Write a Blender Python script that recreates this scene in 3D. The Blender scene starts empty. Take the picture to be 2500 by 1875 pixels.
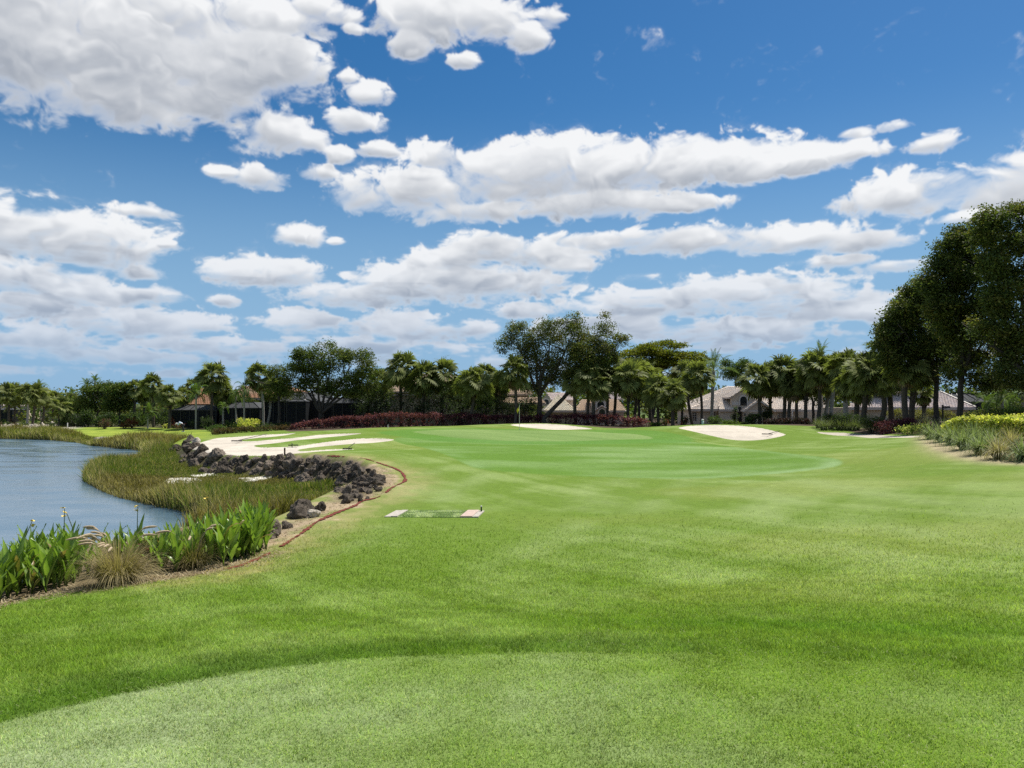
import bpy, math, random, itertools
import numpy as np
from mathutils import Vector, Matrix, Euler

R = math.radians
scene = bpy.context.scene
COL = scene.collection
rng = np.random.default_rng(11)
random.seed(5)

# ------------------------------------------------------------------ camera
FPX = 1853.0                      # focal length in photo pixels (photo 2500 x 1875)
PITCH = math.atan((985 - 937.5) / FPX)
EYE = 1.65
cam_d = bpy.data.cameras.new("camera")
cam_d.sensor_width = 36.0
cam_d.lens = 36.0 * FPX / 2500.0
cam_d.clip_start = 0.1
cam_d.clip_end = 20000
cam = bpy.data.objects.new("camera", cam_d)
COL.objects.link(cam)
cam.location = (0, 0, EYE)
cam.rotation_euler = (math.pi / 2 + PITCH, 0, 0)
scene.camera = cam

# ------------------------------------------------------------------ light and exposure
SUN_AZ, SUN_EL = R(48), R(62)     # azimuth clockwise from +Y (straight ahead), elevation
scene.view_settings.view_transform = 'Standard'
scene.view_settings.look = 'None'
scene.view_settings.gamma = 1.0
scene.view_settings.use_curve_mapping = False
scene.view_settings.exposure = 0.42
sun_d = bpy.data.lights.new("sun", 'SUN')
sun_d.energy = 4.6
sun_d.angle = R(0.53)
sun_d.color = (1.0, 0.96, 0.88)
sun = bpy.data.objects.new("sun", sun_d)
COL.objects.link(sun)
sdir = Vector((math.sin(SUN_AZ) * math.cos(SUN_EL), math.cos(SUN_AZ) * math.cos(SUN_EL), math.sin(SUN_EL)))
sun.rotation_euler = sdir.to_track_quat('Z', 'Y').to_euler()
sun.location = sdir * 60
cyc = scene.cycles
try:
    cyc.max_bounces = 6
    cyc.diffuse_bounces = 3
    cyc.glossy_bounces = 2
    cyc.transmission_bounces = 3
    cyc.transparent_max_bounces = 12
    cyc.sample_clamp_indirect = 4.0
    cyc.use_denoising = False
except Exception:
    pass

# ------------------------------------------------------------------ sky: Nishita air with a computed cloud layer
def vnoise(x, y, seed):
    n = 256
    g = np.random.default_rng(seed).random((n, n)).astype(np.float32)
    xi = np.floor(x).astype(np.int32); yi = np.floor(y).astype(np.int32)
    fx = x - xi; fy = y - yi
    fx = fx * fx * fx * (fx * (fx * 6 - 15) + 10); fy = fy * fy * fy * (fy * (fy * 6 - 15) + 10)
    x0 = xi % n; x1 = (xi + 1) % n; y0 = yi % n; y1 = (yi + 1) % n
    a = g[y0, x0]; b = g[y0, x1]; c = g[y1, x0]; d = g[y1, x1]
    return (a + (b - a) * fx) * (1 - fy) + (c + (d - c) * fx) * fy

def fbm(x, y, octaves, seed, gain=0.5, lac=2.03):
    s = np.zeros_like(x); a = 1.0; t = 0.0
    for k in range(octaves):
        s += a * vnoise(x + 17.3 * k, y - 9.1 * k, seed + k)
        t += a; a *= gain; x = x * lac; y = y * lac
    return s / t

def sstep(e0, e1, x):
    t = np.clip((x - e0) / (e1 - e0), 0, 1)
    return t * t * (3 - 2 * t)

# cloud bodies of the day: centre and half-size, given in the photo's angular grid
CLOUDS = [
 (60,90,260,200),(300,150,280,150),(540,170,240,120),(690,160,115,85),(260,255,190,62),(470,240,235,56),(430,40,230,90),
 (640,40,170,60),(760,15,70,40),(80,0,260,120),(830,40,60,30),(860,70,35,15),(600,120,170,60),
 (680,325,105,66),(760,345,55,35),(550,422,45,18),(640,440,80,36),(770,425,52,26),(820,378,38,26),
 (890,233,62,38),(860,298,72,34),(850,190,28,20),(930,365,55,24),(1070,385,88,42),(1020,430,60,22),
 (1040,40,140,75),(1180,45,165,55),(1290,85,58,42),(1000,110,55,40),(1345,45,42,32),(1130,150,38,22),
 (880,485,115,58),(1050,475,180,78),(1200,440,170,85),(1350,425,210,98),(1500,410,220,85),(1650,395,220,75),(1800,395,170,62),
 (1950,385,150,52),(2080,370,80,26),(1450,505,220,48),(1650,500,130,26),(1150,520,170,34),
 (2085,325,52,18),(2180,310,42,15),(2280,350,60,26),
 (2230,475,160,62),(2330,455,100,46),(2470,450,120,84),(2400,530,110,18),
 (100,575,270,85),(250,615,150,78),(60,680,190,56),(340,665,66,30),(30,745,150,36),(240,725,160,40),(385,722,75,30),
 (345,515,70,20),(407,598,26,14),(735,575,82,38),(815,590,28,12),(640,668,185,46),(545,738,38,20),
 (1100,640,130,46),(1200,610,150,54),(1330,625,150,50),(1000,700,220,66),(850,725,150,50),(1160,690,250,66),(1390,650,80,24),
 (1500,590,250,32),(1700,590,280,48),(1900,590,260,42),(2100,595,120,38),(2190,650,110,22),(2060,640,90,22),
 (1820,715,320,56),(1600,745,300,55),(1980,745,230,60),(2110,760,130,44),
 (330,790,210,50),(500,795,70,28),(90,840,200,50),(740,790,130,44),(980,800,190,54),(1130,805,110,34),(1500,800,260,44),(1780,810,300,46),
 (560,850,220,34),(260,870,260,30),(880,850,220,40),(1290,760,90,30),
]
PPD = FPX * math.pi / 180.0

def px_dir(u, v):
    cx, cy = (u - 1250) / FPX, (937.5 - v) / FPX
    d = np.array([cx, math.cos(PITCH) - cy * math.sin(PITCH), math.sin(PITCH) + cy * math.cos(PITCH)])
    return d / np.linalg.norm(d)

def cloud_map(az, el, step, listed):
    """cloud colour and cover on an azimuth/elevation grid (degrees)"""
    AZ, EL = np.meshgrid(az.astype(np.float32), el.astype(np.float32))
    low = sstep(16.0, 4.0, EL)
    # noise in two scales: billowy overhead, finer and flatter towards the horizon
    wx = fbm(AZ * 0.35, EL * 0.5, 3, 41) - 0.5
    n_hi = fbm(AZ * 0.30 + wx * 1.6, EL * 0.42 + wx, 7, 3, 0.56)
    n_lo = fbm(AZ * 0.50 + 31 + wx, EL * 1.5 + 7, 6, 23, 0.55)
    nz = (n_hi * (1 - low) + n_lo * low - 0.5)
    q = np.full_like(AZ, -3.0)
    hw = np.full_like(AZ, 1e-4); hh = np.zeros_like(AZ)
    if listed:
        for (u, v, ru, rv) in CLOUDS:
            d = px_dir(u, v)
            a0 = math.degrees(math.atan2(d[0], d[1])); e0 = math.degrees(math.asin(d[2]))
            k = .93 if v < 560 else .86
            ra, re = k * ru / PPD, k * rv / PPD
            m = (np.abs(az - a0) < ra * 2.2)
            if not m.any():
                continue
            i0, i1 = np.where(m)[0][[0, -1]]
            mm = (np.abs(el - e0) < re * 2.4)
            if not mm.any():
                continue
            j0, j1 = np.where(mm)[0][[0, -1]]
            dx = (AZ[j0:j1+1, i0:i1+1] - a0) / ra
            dy = (EL[j0:j1+1, i0:i1+1] - e0) / re
            dy = np.where(dy < 0, dy * 1.3, dy)
            qq = 1.0 - (dx * dx + dy * dy)
            sub = q[j0:j1+1, i0:i1+1]
            np.maximum(sub, qq, out=sub)
            ww = np.exp(5.0 * np.clip(qq, -2, 1)) / math.sqrt(ra * re)
            hw[j0:j1+1, i0:i1+1] += ww; hh[j0:j1+1, i0:i1+1] += ww * np.clip(dy, -1.2, 1.2)
    # the rest of the sky: the same broken cumulus, drawn by noise alone
    cov = fbm(AZ * 0.055 + 5, EL * 0.10 + 2, 3, 77)
    far = (cov - 0.50) * 4.5 - 0.35
    if listed:
        edge = np.minimum(sstep(34.0, 38.0, np.abs(AZ)) + sstep(29.0, 33.0, EL), 1)
        q = np.where(edge > 0, np.maximum(q, far * edge - 3 * (1 - edge)), q)
    else:
        q = np.maximum(q, far)
    # ragged low deck near the horizon
    deck = fbm(AZ * 0.20 + 11, EL * 0.95 + 3, 5, 57)
    dq = (deck - 0.535) * 5.0 - sstep(3.0, 7.0, EL) * 1.6
    q = np.maximum(q, np.where(EL < 9.5, dq, -3))
    # cauliflower swellings: round tops with sharp creases between
    def billow(sx, sy, o, seed):
        t = np.zeros_like(AZ); a = 1.0; w = 0
        x = AZ * sx + wx * 1.2; y = EL * sy + wx
        for k in range(o):
            t += a * np.abs(2 * vnoise(x + 7.7 * k, y + 3.1 * k, seed + k) - 1); w += a; a *= .55; x = x * 2.07; y = y * 2.07
        return t / w
    bl = billow(.42, .62, 6, 311) * (1 - low) + billow(.75, 1.5, 5, 331) * low
    bs = billow(.34, .52, 2, 311) * (1 - low) + billow(.62, 1.25, 2, 331) * low
    ns = fbm(AZ * 0.30 + wx * 1.6, EL * 0.42 + wx, 3, 3, 0.56) - .5
    qs = np.clip(q, -1.4, 0.85)
    rag = fbm(AZ * 1.1 + wx * 3, EL * 1.5, 5, 411, .6) - .5
    f = qs * 0.62 + nz * 1.5 + rag * 1.25 * sstep(.80, .0, qs) + (bl - 0.33) * .75 * sstep(.6, .0, qs * .62)
    tt = sstep(-.45, .5, hh / hw)      # crisp swelling tops, frayed soft undersides
    alpha = np.clip((f + .30 - .20 * tt) / (.92 - .46 * tt), 0, 1); alpha = alpha * alpha * (3 - 2 * alpha)
    wisp = sstep(-0.45, 0.1, f) * np.clip(nz * 2.2, 0, 1) * .35
    alpha = np.maximum(alpha, wisp)
    fs = qs * 0.62 + ns * 1.5
    dens = np.clip(fs + .1, 0, 1.1)
    def shift(a, du, dr):
        k = max(0, int(round(du / step))); h = int(round(dr / step))
        o = np.zeros_like(a)
        if k: o[:-k, :] = a[k:, :]
        else: o[:] = a
        return np.roll(o, -h, axis=1)
    # light comes from above and to the right: how much cloud lies towards the sun
    tau = np.zeros_like(dens)
    for s, w in ((0.25, .10), (0.6, .18), (1.1, .26), (1.8, .34), (2.7, .40), (3.8, .40)):
        near_, far_ = shift(dens, s * .5, .15 * s), shift(dens, s, .3 * s)
        tau += w * np.where(EL < 9, near_, far_)
    lit = np.exp(-0.86 * tau)
    # each swelling is white above and grey beneath
    rel = hh / hw + (ns + .5 * (n_hi - .5)) * 1.3
    lit = lit * (.38 + .62 * sstep(-.65, .60, rel)) + .08
    h = np.sqrt(np.clip(fs + .3, 0, 1.5))
    g = h - shift(h, .45, .18)
    lit = lit * 1.06 + np.clip(g * .55, -.05, .30) + (n_hi - .5) * .42
    thick = sstep(0.0, 0.70, f)
    lit = 1 - (1 - np.clip(lit, 0, 1.0)) * (0.12 + 0.88 * thick)
    white = np.array([0.85, 0.857, 0.865], np.float32)
    grey = np.array([0.205, 0.245, 0.315], np.float32)
    rgb = grey + (white - grey) * lit[..., None]
    air = np.array([0.36, 0.46, 0.62], np.float32)
    hz = sstep(14.0, 0.5, EL)[..., None] * 0.60
    rgb = rgb * (1 - hz) + air * hz
    alpha = alpha * (1 - 0.35 * sstep(6.0, 1.0, EL)) * 0.97
    out = np.concatenate([rgb, alpha[..., None]], axis=2).astype(np.float32)
    return out

def make_img(name, arr):
    h, w = arr.shape[:2]
    im = bpy.data.images.new(name, w, h, alpha=True, float_buffer=True)
    im.colorspace_settings.name = 'Non-Color'
    im.alpha_mode = 'CHANNEL_PACKED'
    im.pixels.foreach_set(arr.ravel())
    im.update()
    im.pack()
    return im

ST1 = 1 / 18.0
az1 = np.arange(-46, 46, ST1); el1 = np.arange(-2, 44, ST1)
img_front = make_img("cloud_front", cloud_map(az1, el1, ST1, True))
ST2 = 1 / 3.0
az2 = np.arange(-180, 180, ST2); el2 = np.arange(-2, 90, ST2)
img_round = make_img("cloud_round", cloud_map(az2, el2, ST2, False))

world = bpy.data.worlds.new("World")
scene.world = world
world.use_nodes = True
wt = world.node_tree
wt.nodes.clear()
def wn(t, **k):
    n = wt.nodes.new(t)
    for a, b in k.items():
        setattr(n, a, b)
    return n
def wmath(op, a, b=None, c=None):
    n = wn('ShaderNodeMath', operation=op)
    for i, x in enumerate((a, b, c)):
        if x is None:
            continue
        if isinstance(x, (int, float)):
            n.inputs[i].default_value = x
        else:
            wt.links.new(x, n.inputs[i])
    return n.outputs[0]
sky = wn('ShaderNodeTexSky', sky_type='NISHITA')
sky.sun_disc = False
sky.sun_elevation = SUN_EL
sky.sun_rotation = SUN_AZ
sky.altitude = 0
sky.air_density = 1.0
sky.dust_density = 0.35
sky.ozone_density = 2.2
hs = wn('ShaderNodeHueSaturation')
hs.inputs['Saturation'].default_value = 1.40
hs.inputs['Value'].default_value = 0.71
wt.links.new(sky.outputs[0], hs.inputs['Color'])
bg_sky = wn('ShaderNodeBackground'); bg_sky.inputs['Strength'].default_value = 0.095
tc = wn('ShaderNodeTexCoord')
sep = wn('ShaderNodeSeparateXYZ'); wt.links.new(tc.outputs['Generated'], sep.inputs[0])
azn = wmath('ARCTAN2', sep.outputs[0], sep.outputs[1])
eln = wmath('ARCSINE', sep.outputs[2])
# moist air near the horizon turns the clear sky to a pale blue
hz = wn('ShaderNodeMapRange'); hz.inputs[1].default_value = R(22); hz.inputs[2].default_value = R(2)
hz.inputs[3].default_value = 0.0; hz.inputs[4].default_value = 0.92; hz.interpolation_type = 'SMOOTHSTEP'
wt.links.new(eln, hz.inputs[0])
hzm = wn('ShaderNodeMixRGB'); hzm.inputs[2].default_value = (2.1, 3.7, 5.6, 1)
wt.links.new(hz.outputs[0], hzm.inputs[0]); wt.links.new(hs.outputs[0], hzm.inputs[1]); wt.links.new(hzm.outputs[0], bg_sky.inputs['Color'])
def uvmap(a0, a1, e0, e1):
    u = wmath('DIVIDE', wmath('SUBTRACT', azn, R(a0)), R(a1 - a0))
    v = wmath('DIVIDE', wmath('SUBTRACT', eln, R(e0)), R(e1 - e0))
    c = wn('ShaderNodeCombineXYZ'); wt.links.new(u, c.inputs[0]); wt.links.new(v, c.inputs[1])
    return u, v, c.outputs[0]
u1, v1, uv1 = uvmap(-46, 46, -2, 44)
u2, v2, uv2 = uvmap(-180, 180, -2, 90)
t1 = wn('ShaderNodeTexImage', image=img_front, extension='EXTEND', interpolation='Cubic'); wt.links.new(uv1, t1.inputs[0])
t2 = wn('ShaderNodeTexImage', image=img_round, extension='EXTEND'); wt.links.new(uv2, t2.inputs[0])
def inside(u):
    lo = wmath('MULTIPLY', u, 22.0)
    hi = wmath('MULTIPLY', wmath('SUBTRACT', 1.0, u), 22.0)
    m = wmath('MINIMUM', lo, hi)
    m = wmath('MINIMUM', wmath('MAXIMUM', m, 0.0), 1.0)
    return m
vin = wmath('MINIMUM', wmath('MAXIMUM', wmath('MULTIPLY', wmath('SUBTRACT', 1.0, v1), 12.0), 0.0), 1.0)
msk = wmath('MULTIPLY', inside(u1), vin)
mixc = wn('ShaderNodeMixRGB'); wt.links.new(msk, mixc.inputs[0]); wt.links.new(t2.outputs[0], mixc.inputs[1]); wt.links.new(t1.outputs[0], mixc.inputs[2])
ainv = wmath('SUBTRACT', 1.0, msk)
alp = wmath('ADD', wmath('MULTIPLY', t1.outputs[1], msk), wmath('MULTIPLY', t2.outputs[1], ainv))
bg_cl = wn('ShaderNodeBackground'); bg_cl.inputs['Strength'].default_value = 0.82
wt.links.new(mixc.outputs[0], bg_cl.inputs['Color'])
mixs = wn('ShaderNodeMixShader')
wt.links.new(alp, mixs.inputs[0]); wt.links.new(bg_sky.outputs[0], mixs.inputs[1]); wt.links.new(bg_cl.outputs[0], mixs.inputs[2])
wo = wn('ShaderNodeOutputWorld'); wt.links.new(mixs.outputs[0], wo.inputs[0])
try:
    world.cycles.sampling_method = 'MANUAL'
    world.cycles.sample_map_resolution = 512
except Exception:
    pass
# ------------------------------------------------------------------ helpers
def P(u, v, D):
    """point seen at photo position (u, v), D metres ahead"""
    d = px_dir(u, v)
    return np.array([0, 0, EYE]) + d * (D / d[1])

def tag(o, label=None, cat=None, group=None, kind=None):
    if label: o['label'] = label
    if cat: o['category'] = cat
    if group: o['group'] = group
    if kind: o['kind'] = kind
    return o

def link(o, parent=None):
    COL.objects.link(o)
    if parent is not None:
        o.parent = parent
    return o

def empty(name, loc, rz=0):
    o = bpy.data.objects.new(name, None)
    o.empty_display_size = 0.2
    o.location = loc
    o.rotation_euler = (0, 0, rz)
    return link(o)

def np_mesh(name, V, F, mat, col=None, smooth=False):
    V = np.asarray(V, np.float32); F = np.asarray(F, np.int32)
    me = bpy.data.meshes.new(name)
    k = F.shape[1]
    me.vertices.add(len(V)); me.vertices.foreach_set('co', V.ravel())
    me.loops.add(F.size); me.loops.foreach_set('vertex_index', F.ravel())
    me.polygons.add(len(F)); me.polygons.foreach_set('loop_start', np.arange(len(F), dtype=np.int32) * k)
    me.update(calc_edges=True)
    if smooth:
        me.polygons.foreach_set('use_smooth', np.ones(len(F), bool))
    if col is not None:
        a = me.color_attributes.new('col', 'FLOAT_COLOR', 'POINT')
        c = np.ones((len(V), 4), np.float32); c[:, :3] = col
        a.data.foreach_set('color', c.ravel())
    if mat: me.materials.append(mat)
    return me

def mobj(name, me, parent=None, loc=None):
    o = bpy.data.objects.new(name, me)
    if loc is not None:
        o.location = loc
    return link(o, parent)

class MB:
    """collects boxes, tubes and faces into one mesh"""
    def __init__(self):
        self.v = []; self.f = []
    def add(self, vs, fs):
        b = len(self.v)
        self.v += [tuple(map(float, p)) for p in vs]
        self.f += [tuple(b + i for i in f) for f in fs]
        return self
    def box(self, x0, x1, y0, y1, z0, z1):
        return self.add([(x0,y0,z0),(x1,y0,z0),(x1,y1,z0),(x0,y1,z0),(x0,y0,z1),(x1,y0,z1),(x1,y1,z1),(x0,y1,z1)],
                 [(0,3,2,1),(4,5,6,7),(0,1,5,4),(1,2,6,5),(2,3,7,6),(3,0,4,7)])
    def bar(self, a, b, w, h=None):
        a = Vector(a); b = Vector(b); h = h or w
        d = (b - a).normalized()
        up = Vector((0, 0, 1)) if abs(d.z) < 0.95 else Vector((0, 1, 0))
        s = d.cross(up).normalized() * (w / 2); t = s.cross(d).normalized() * (h / 2)
        vs = [a - s - t, a + s - t, a + s + t, a - s + t, b - s - t, b + s - t, b + s + t, b - s + t]
        return self.add(vs, [(3,2,1,0),(4,5,6,7),(0,1,5,4),(1,2,6,5),(2,3,7,6),(3,0,4,7)])
    def tube(self, pts, rad, n=8, cap=True):
        pts = [Vector(p) for p in pts]; vs = []; fs = []
        for i, p in enumerate(pts):
            d = (pts[min(i + 1, len(pts) - 1)] - pts[max(i - 1, 0)]).normalized()
            up = Vector((0, 1, 0)) if abs(d.y) < 0.9 else Vector((1, 0, 0))
            s = d.cross(up).normalized(); t = d.cross(s).normalized()
            r = rad[i] if hasattr(rad, '__len__') else rad
            for k in range(n):
                a = 2 * math.pi * k / n
                vs.append(p + s * (r * math.cos(a)) + t * (r * math.sin(a)))
        for i in range(len(pts) - 1):
            for k in range(n):
                fs.append((i*n+k, i*n+(k+1) % n, (i+1)*n+(k+1) % n, (i+1)*n+k))
        if cap:
            fs.append(tuple(range(n))[::-1]); fs.append(tuple((len(pts)-1)*n + k for k in range(n)))
        return self.add(vs, fs)
    def mesh(self, name, mat, origin=(0, 0, 0), smooth=False, bevel=0):
        me = bpy.data.meshes.new(name)
        ox, oy, oz = origin
        me.from_pydata([(x-ox, y-oy, z-oz) for x, y, z in self.v], [], self.f)
        me.validate(); me.update()
        if smooth:
            me.polygons.foreach_set('use_smooth', np.ones(len(me.polygons), bool))
        if mat: me.materials.append(mat)
        return me
    def build(self, name, mat, parent=None, smooth=False):
        """vertices are in world space; the parent carries only a translation"""
        org = (0, 0, 0)
        p = parent
        while p is not None:
            org = tuple(a + b for a, b in zip(org, p.location)); p = p.parent
        return mobj(name, self.mesh(name, mat, org, smooth), parent)

# ------------------------------------------------------------------ materials
def nodes_of(name):
    m = bpy.data.materials.new(name)
    m.use_nodes = True
    nt = m.node_tree
    bs = nt.nodes.get('Principled BSDF')
    return m, nt, bs

def N(nt, t, **k):
    n = nt.nodes.new(t)
    for a, b in k.items():
        if a.startswith('i_'):
            n.inputs[a[2:].replace('_', ' ')].default_value = b
        else:
            setattr(n, a, b)
    return n

def plain(name, rgb, rough=0.7, scale=8.0, vary=0.15, bump=0.0, spec=0.3, metal=0.0, coords='Object'):
    m, nt, bs = nodes_of(name)
    t = N(nt, 'ShaderNodeTexCoord')
    nz = N(nt, 'ShaderNodeTexNoise', i_Scale=scale, i_Detail=6.0, i_Roughness=0.6)
    nt.links.new(t.outputs[coords], nz.inputs['Vector'])
    mr = N(nt, 'ShaderNodeMapRange'); mr.inputs[1].default_value = 0.3; mr.inputs[2].default_value = 0.7
    mr.inputs[3].default_value = 1 - vary; mr.inputs[4].default_value = 1 + vary
    nt.links.new(nz.outputs[0], mr.inputs[0])
    mx = N(nt, 'ShaderNodeVectorMath', operation='SCALE'); mx.inputs[0].default_value = rgb
    nt.links.new(mr.outputs[0], mx.inputs['Scale'])
    nt.links.new(mx.outputs[0], bs.inputs['Base Color'])
    bs.inputs['Roughness'].default_value = rough
    bs.inputs['Metallic'].default_value = metal
    bs.inputs['Specular IOR Level'].default_value = spec
    if bump > 0:
        b = N(nt, 'ShaderNodeBump'); b.inputs['Strength'].default_value = bump; b.inputs['Distance'].default_value = 0.05
        nt.links.new(nz.outputs[0], b.inputs['Height']); nt.links.new(b.outputs[0], bs.inputs['Normal'])
    return m

def leafy(name, trans=0.35, rough=0.5, spec=0.35, tint=(1, 1, 1), ttint=(1.15, 1.25, 0.6), rand=0.0):
    """leaf material: colour from the 'col' attribute, some light passing through"""
    m, nt, bs = nodes_of(name)
    at = N(nt, 'ShaderNodeAttribute', attribute_name='col')
    mu = N(nt, 'ShaderNodeVectorMath', operation='MULTIPLY'); mu.inputs[1].default_value = tint
    nt.links.new(at.outputs['Color'], mu.inputs[0])
    src = mu.outputs[0]
    if rand > 0:
        oi = N(nt, 'ShaderNodeObjectInfo')
        mr = N(nt, 'ShaderNodeMapRange'); mr.inputs[3].default_value = 1 - rand; mr.inputs[4].default_value = 1 + rand
        nt.links.new(oi.outputs['Random'], mr.inputs[0])
        sc = N(nt, 'ShaderNodeVectorMath', operation='SCALE')
        nt.links.new(src, sc.inputs[0]); nt.links.new(mr.outputs[0], sc.inputs['Scale']); src = sc.outputs[0]
    nt.links.new(src, bs.inputs['Base Color'])
    bs.inputs['Roughness'].default_value = rough
    bs.inputs['Specular IOR Level'].default_value = spec
    tr = N(nt, 'ShaderNodeBsdfTranslucent')
    m2 = N(nt, 'ShaderNodeVectorMath', operation='MULTIPLY'); m2.inputs[1].default_value = ttint
    nt.links.new(src, m2.inputs[0]); nt.links.new(m2.outputs[0], tr.inputs['Color'])
    mx = N(nt, 'ShaderNodeMixShader'); mx.inputs[0].default_value = trans
    nt.links.new(bs.outputs[0], mx.inputs[1]); nt.links.new(tr.outputs[0], mx.inputs[2])
    nt.links.new(mx.outputs[0], nt.nodes['Material Output'].inputs[0])
    return m

def attr_ground(name, rough=0.9, fine=0.25, fscale=45.0, bump=0.35, bscale=60.0, spec=0.1, gain=1.0):
    m, nt, bs = nodes_of(name)
    at = N(nt, 'ShaderNodeAttribute', attribute_name='col')
    t = N(nt, 'ShaderNodeTexCoord')
    n1 = N(nt, 'ShaderNodeTexNoise', i_Scale=fscale, i_Detail=4.0, i_Roughness=0.65)
    nt.links.new(t.outputs['Object'], n1.inputs['Vector'])
    n2 = N(nt, 'ShaderNodeTexNoise', i_Scale=4.0, i_Detail=5.0, i_Roughness=0.65)
    nt.links.new(t.outputs['Object'], n2.inputs['Vector'])
    mr = N(nt, 'ShaderNodeMapRange'); mr.inputs[1].default_value = 0.3; mr.inputs[2].default_value = 0.7
    mr.inputs[3].default_value = 1 - fine; mr.inputs[4].default_value = 1 + fine
    nt.links.new(n1.outputs[0], mr.inputs[0])
    mr2 = N(nt, 'ShaderNodeMapRange'); mr2.inputs[1].default_value = 0.3; mr2.inputs[2].default_value = 0.7
    mr2.inputs[3].default_value = 0.88 * gain; mr2.inputs[4].default_value = 1.12 * gain
    nt.links.new(n2.outputs[0], mr2.inputs[0])
    mm = N(nt, 'ShaderNodeMath', operation='MULTIPLY')
    nt.links.new(mr.outputs[0], mm.inputs[0]); nt.links.new(mr2.outputs[0], mm.inputs[1])
    sc = N(nt, 'ShaderNodeVectorMath', operation='SCALE')
    nt.links.new(at.outputs['Color'], sc.inputs[0]); nt.links.new(mm.outputs[0], sc.inputs['Scale'])
    nt.links.new(sc.outputs[0], bs.inputs['Base Color'])
    bs.inputs['Roughness'].default_value = rough
    bs.inputs['Specular IOR Level'].default_value = spec
    if bump > 0:
        n3 = N(nt, 'ShaderNodeTexNoise', i_Scale=bscale, i_Detail=5.0, i_Roughness=0.7)
        nt.links.new(t.outputs['Object'], n3.inputs['Vector'])
        b = N(nt, 'ShaderNodeBump'); b.inputs['Strength'].default_value = bump; b.inputs['Distance'].default_value = 0.03
        nt.links.new(n3.outputs[0], b.inputs['Height']); nt.links.new(b.outputs[0], bs.inputs['Normal'])
    return m

# ------------------------------------------------------------------ polygons
def seg_dist(X, Y, poly, closed=True):
    n = len(poly); best = np.full(X.shape, 1e9, np.float64)
    for i in range(n if closed else n - 1):
        ax, ay = poly[i][:2]; bx, by = poly[(i + 1) % n][:2]
        dx, dy = bx - ax, by - ay
        t = np.clip(((X - ax) * dx + (Y - ay) * dy) / (dx * dx + dy * dy + 1e-12), 0, 1)
        best = np.minimum(best, (X - ax - t * dx) ** 2 + (Y - ay - t * dy) ** 2)
    return np.sqrt(best)

def in_poly(X, Y, poly):
    c = np.zeros(X.shape, bool); n = len(poly)
    for i in range(n):
        ax, ay = poly[i][:2]; bx, by = poly[(i + 1) % n][:2]
        if ay == by:
            continue
        m = ((ay > Y) != (by > Y)) & (X < (bx - ax) * (Y - ay) / (by - ay) + ax)
        c ^= m
    return c

def sdist(X, Y, poly):
    """signed distance, positive inside"""
    d = seg_dist(X, Y, poly)
    return np.where(in_poly(X, Y, poly), d, -d)

def smooth_poly(pts, k=4):
    """Catmull-Rom through the points of a closed outline"""
    pts = np.array(pts, float); n = len(pts); out = []
    for i in range(n):
        p0, p1, p2, p3 = pts[i-1], pts[i], pts[(i+1) % n], pts[(i+2) % n]
        for j in range(k):
            t = j / k
            out.append(0.5*((2*p1)+(-p0+p2)*t+(2*p0-5*p1+4*p2-p3)*t*t+(-p0+3*p1-3*p2+p3)*t**3))
    return np.array(out)

def smooth_line(pts, k=6):
    pts = np.array(pts, float); n = len(pts); out = []
    for i in range(n - 1):
        p0, p1, p2, p3 = pts[max(i-1, 0)], pts[i], pts[i+1], pts[min(i+2, n-1)]
        for j in range(k):
            t = j / k
            out.append(0.5*((2*p1)+(-p0+p2)*t+(2*p0-5*p1+4*p2-p3)*t*t+(-p0+3*p1-3*p2+p3)*t**3))
    out.append(pts[-1])
    return np.array(out)
# ------------------------------------------------------------------ terrain shape
ZW = -2.3                          # lake level
ZM = -2.12                         # marsh level
CTRL = [  # (u, v, distance)
 (0,1470,12.5),(200,1430,13),(500,1500,8.6),(100,1600,5.9),(620,1375,14.5),(820,1240,22),(740,1300,18),(985,1175,28),
 (930,1130,33),(1050,1255,21),(600,1110,42),(700,1110,39.5),(830,1115,34.5),(480,1090,48),(440,1085,52),(680,1060,64),
 (885,1060,60),(965,1072,52),(1250,1400,13),(1250,1500,8.5),(1250,1300,18),(1250,1200,25.5),(1700,1165,30),(1250,1150,32),
 (2000,1150,30),(1250,1075,52),(1250,1050,68),(1590,1072,54),(1500,1100,43),(1000,1085,48),(1655,1045,62),(1750,1037,66),(1918,1062,57),
 (1800,1075,54),(1850,1090,49),(1380,1050,72),(1330,1035,80),(1245,1036,78),(1445,1047,74),(1100,1040,82),(720,1050,78),
 (1580,1044,78),(1740,1037.5,71),(2050,1062,58),(2120,1067,52),(2250,1060,52),(2300,1080,40),(2270,1090,36),(2400,1130,26),(2500,1130,25),
 (2341,1043,54),(2284,1032,60),(2150,1060,55),(2420,1088,31),(2500,1082,30),(2300,1150,25),(2300,1300,15.5),(2300,1450,9.5),(2500,1200,19),
 (445,1054,90),(245,1046,98),(60,1037,135),(300,1065,86),(1750,1300,17),(1750,1450,10),(1900,1520,7.5),(2400,1560,6.3),
 (560,1046,96),(2450,1045,45),(900,1350,14.5),(700,1450,10.5),
]
cp = np.array([P(*c) for c in CTRL])
EXTRA = [(-9,-10,0),(9,-10,0),(0,-4,0),(-5,0,0),(5,0,0),(0,3,0),(-2.6,3.7,-.02),(-1,4.8,-.02),(1.5,5,-.02),(4,5,-.02),(3,3,0),(-3,2,0),
         (-30,-15,-.6),(30,-15,0),(30,10,-.3),(40,40,.1),(45,70,-.2),(60,110,-1),(20,115,-1.5),(50,115,-1.5),(0,112,-1.5),(-25,110,-1.4),
         (-60,120,-1.8),(-110,150,-1.8),(-150,60,-1.8),(-70,20,-1.8),(-60,170,-1.5),(0,170,-1.4),(80,170,-1.2),(150,120,-1),(120,40,-.3)]
cp = np.vstack([cp, np.array(EXTRA, float)])

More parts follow.
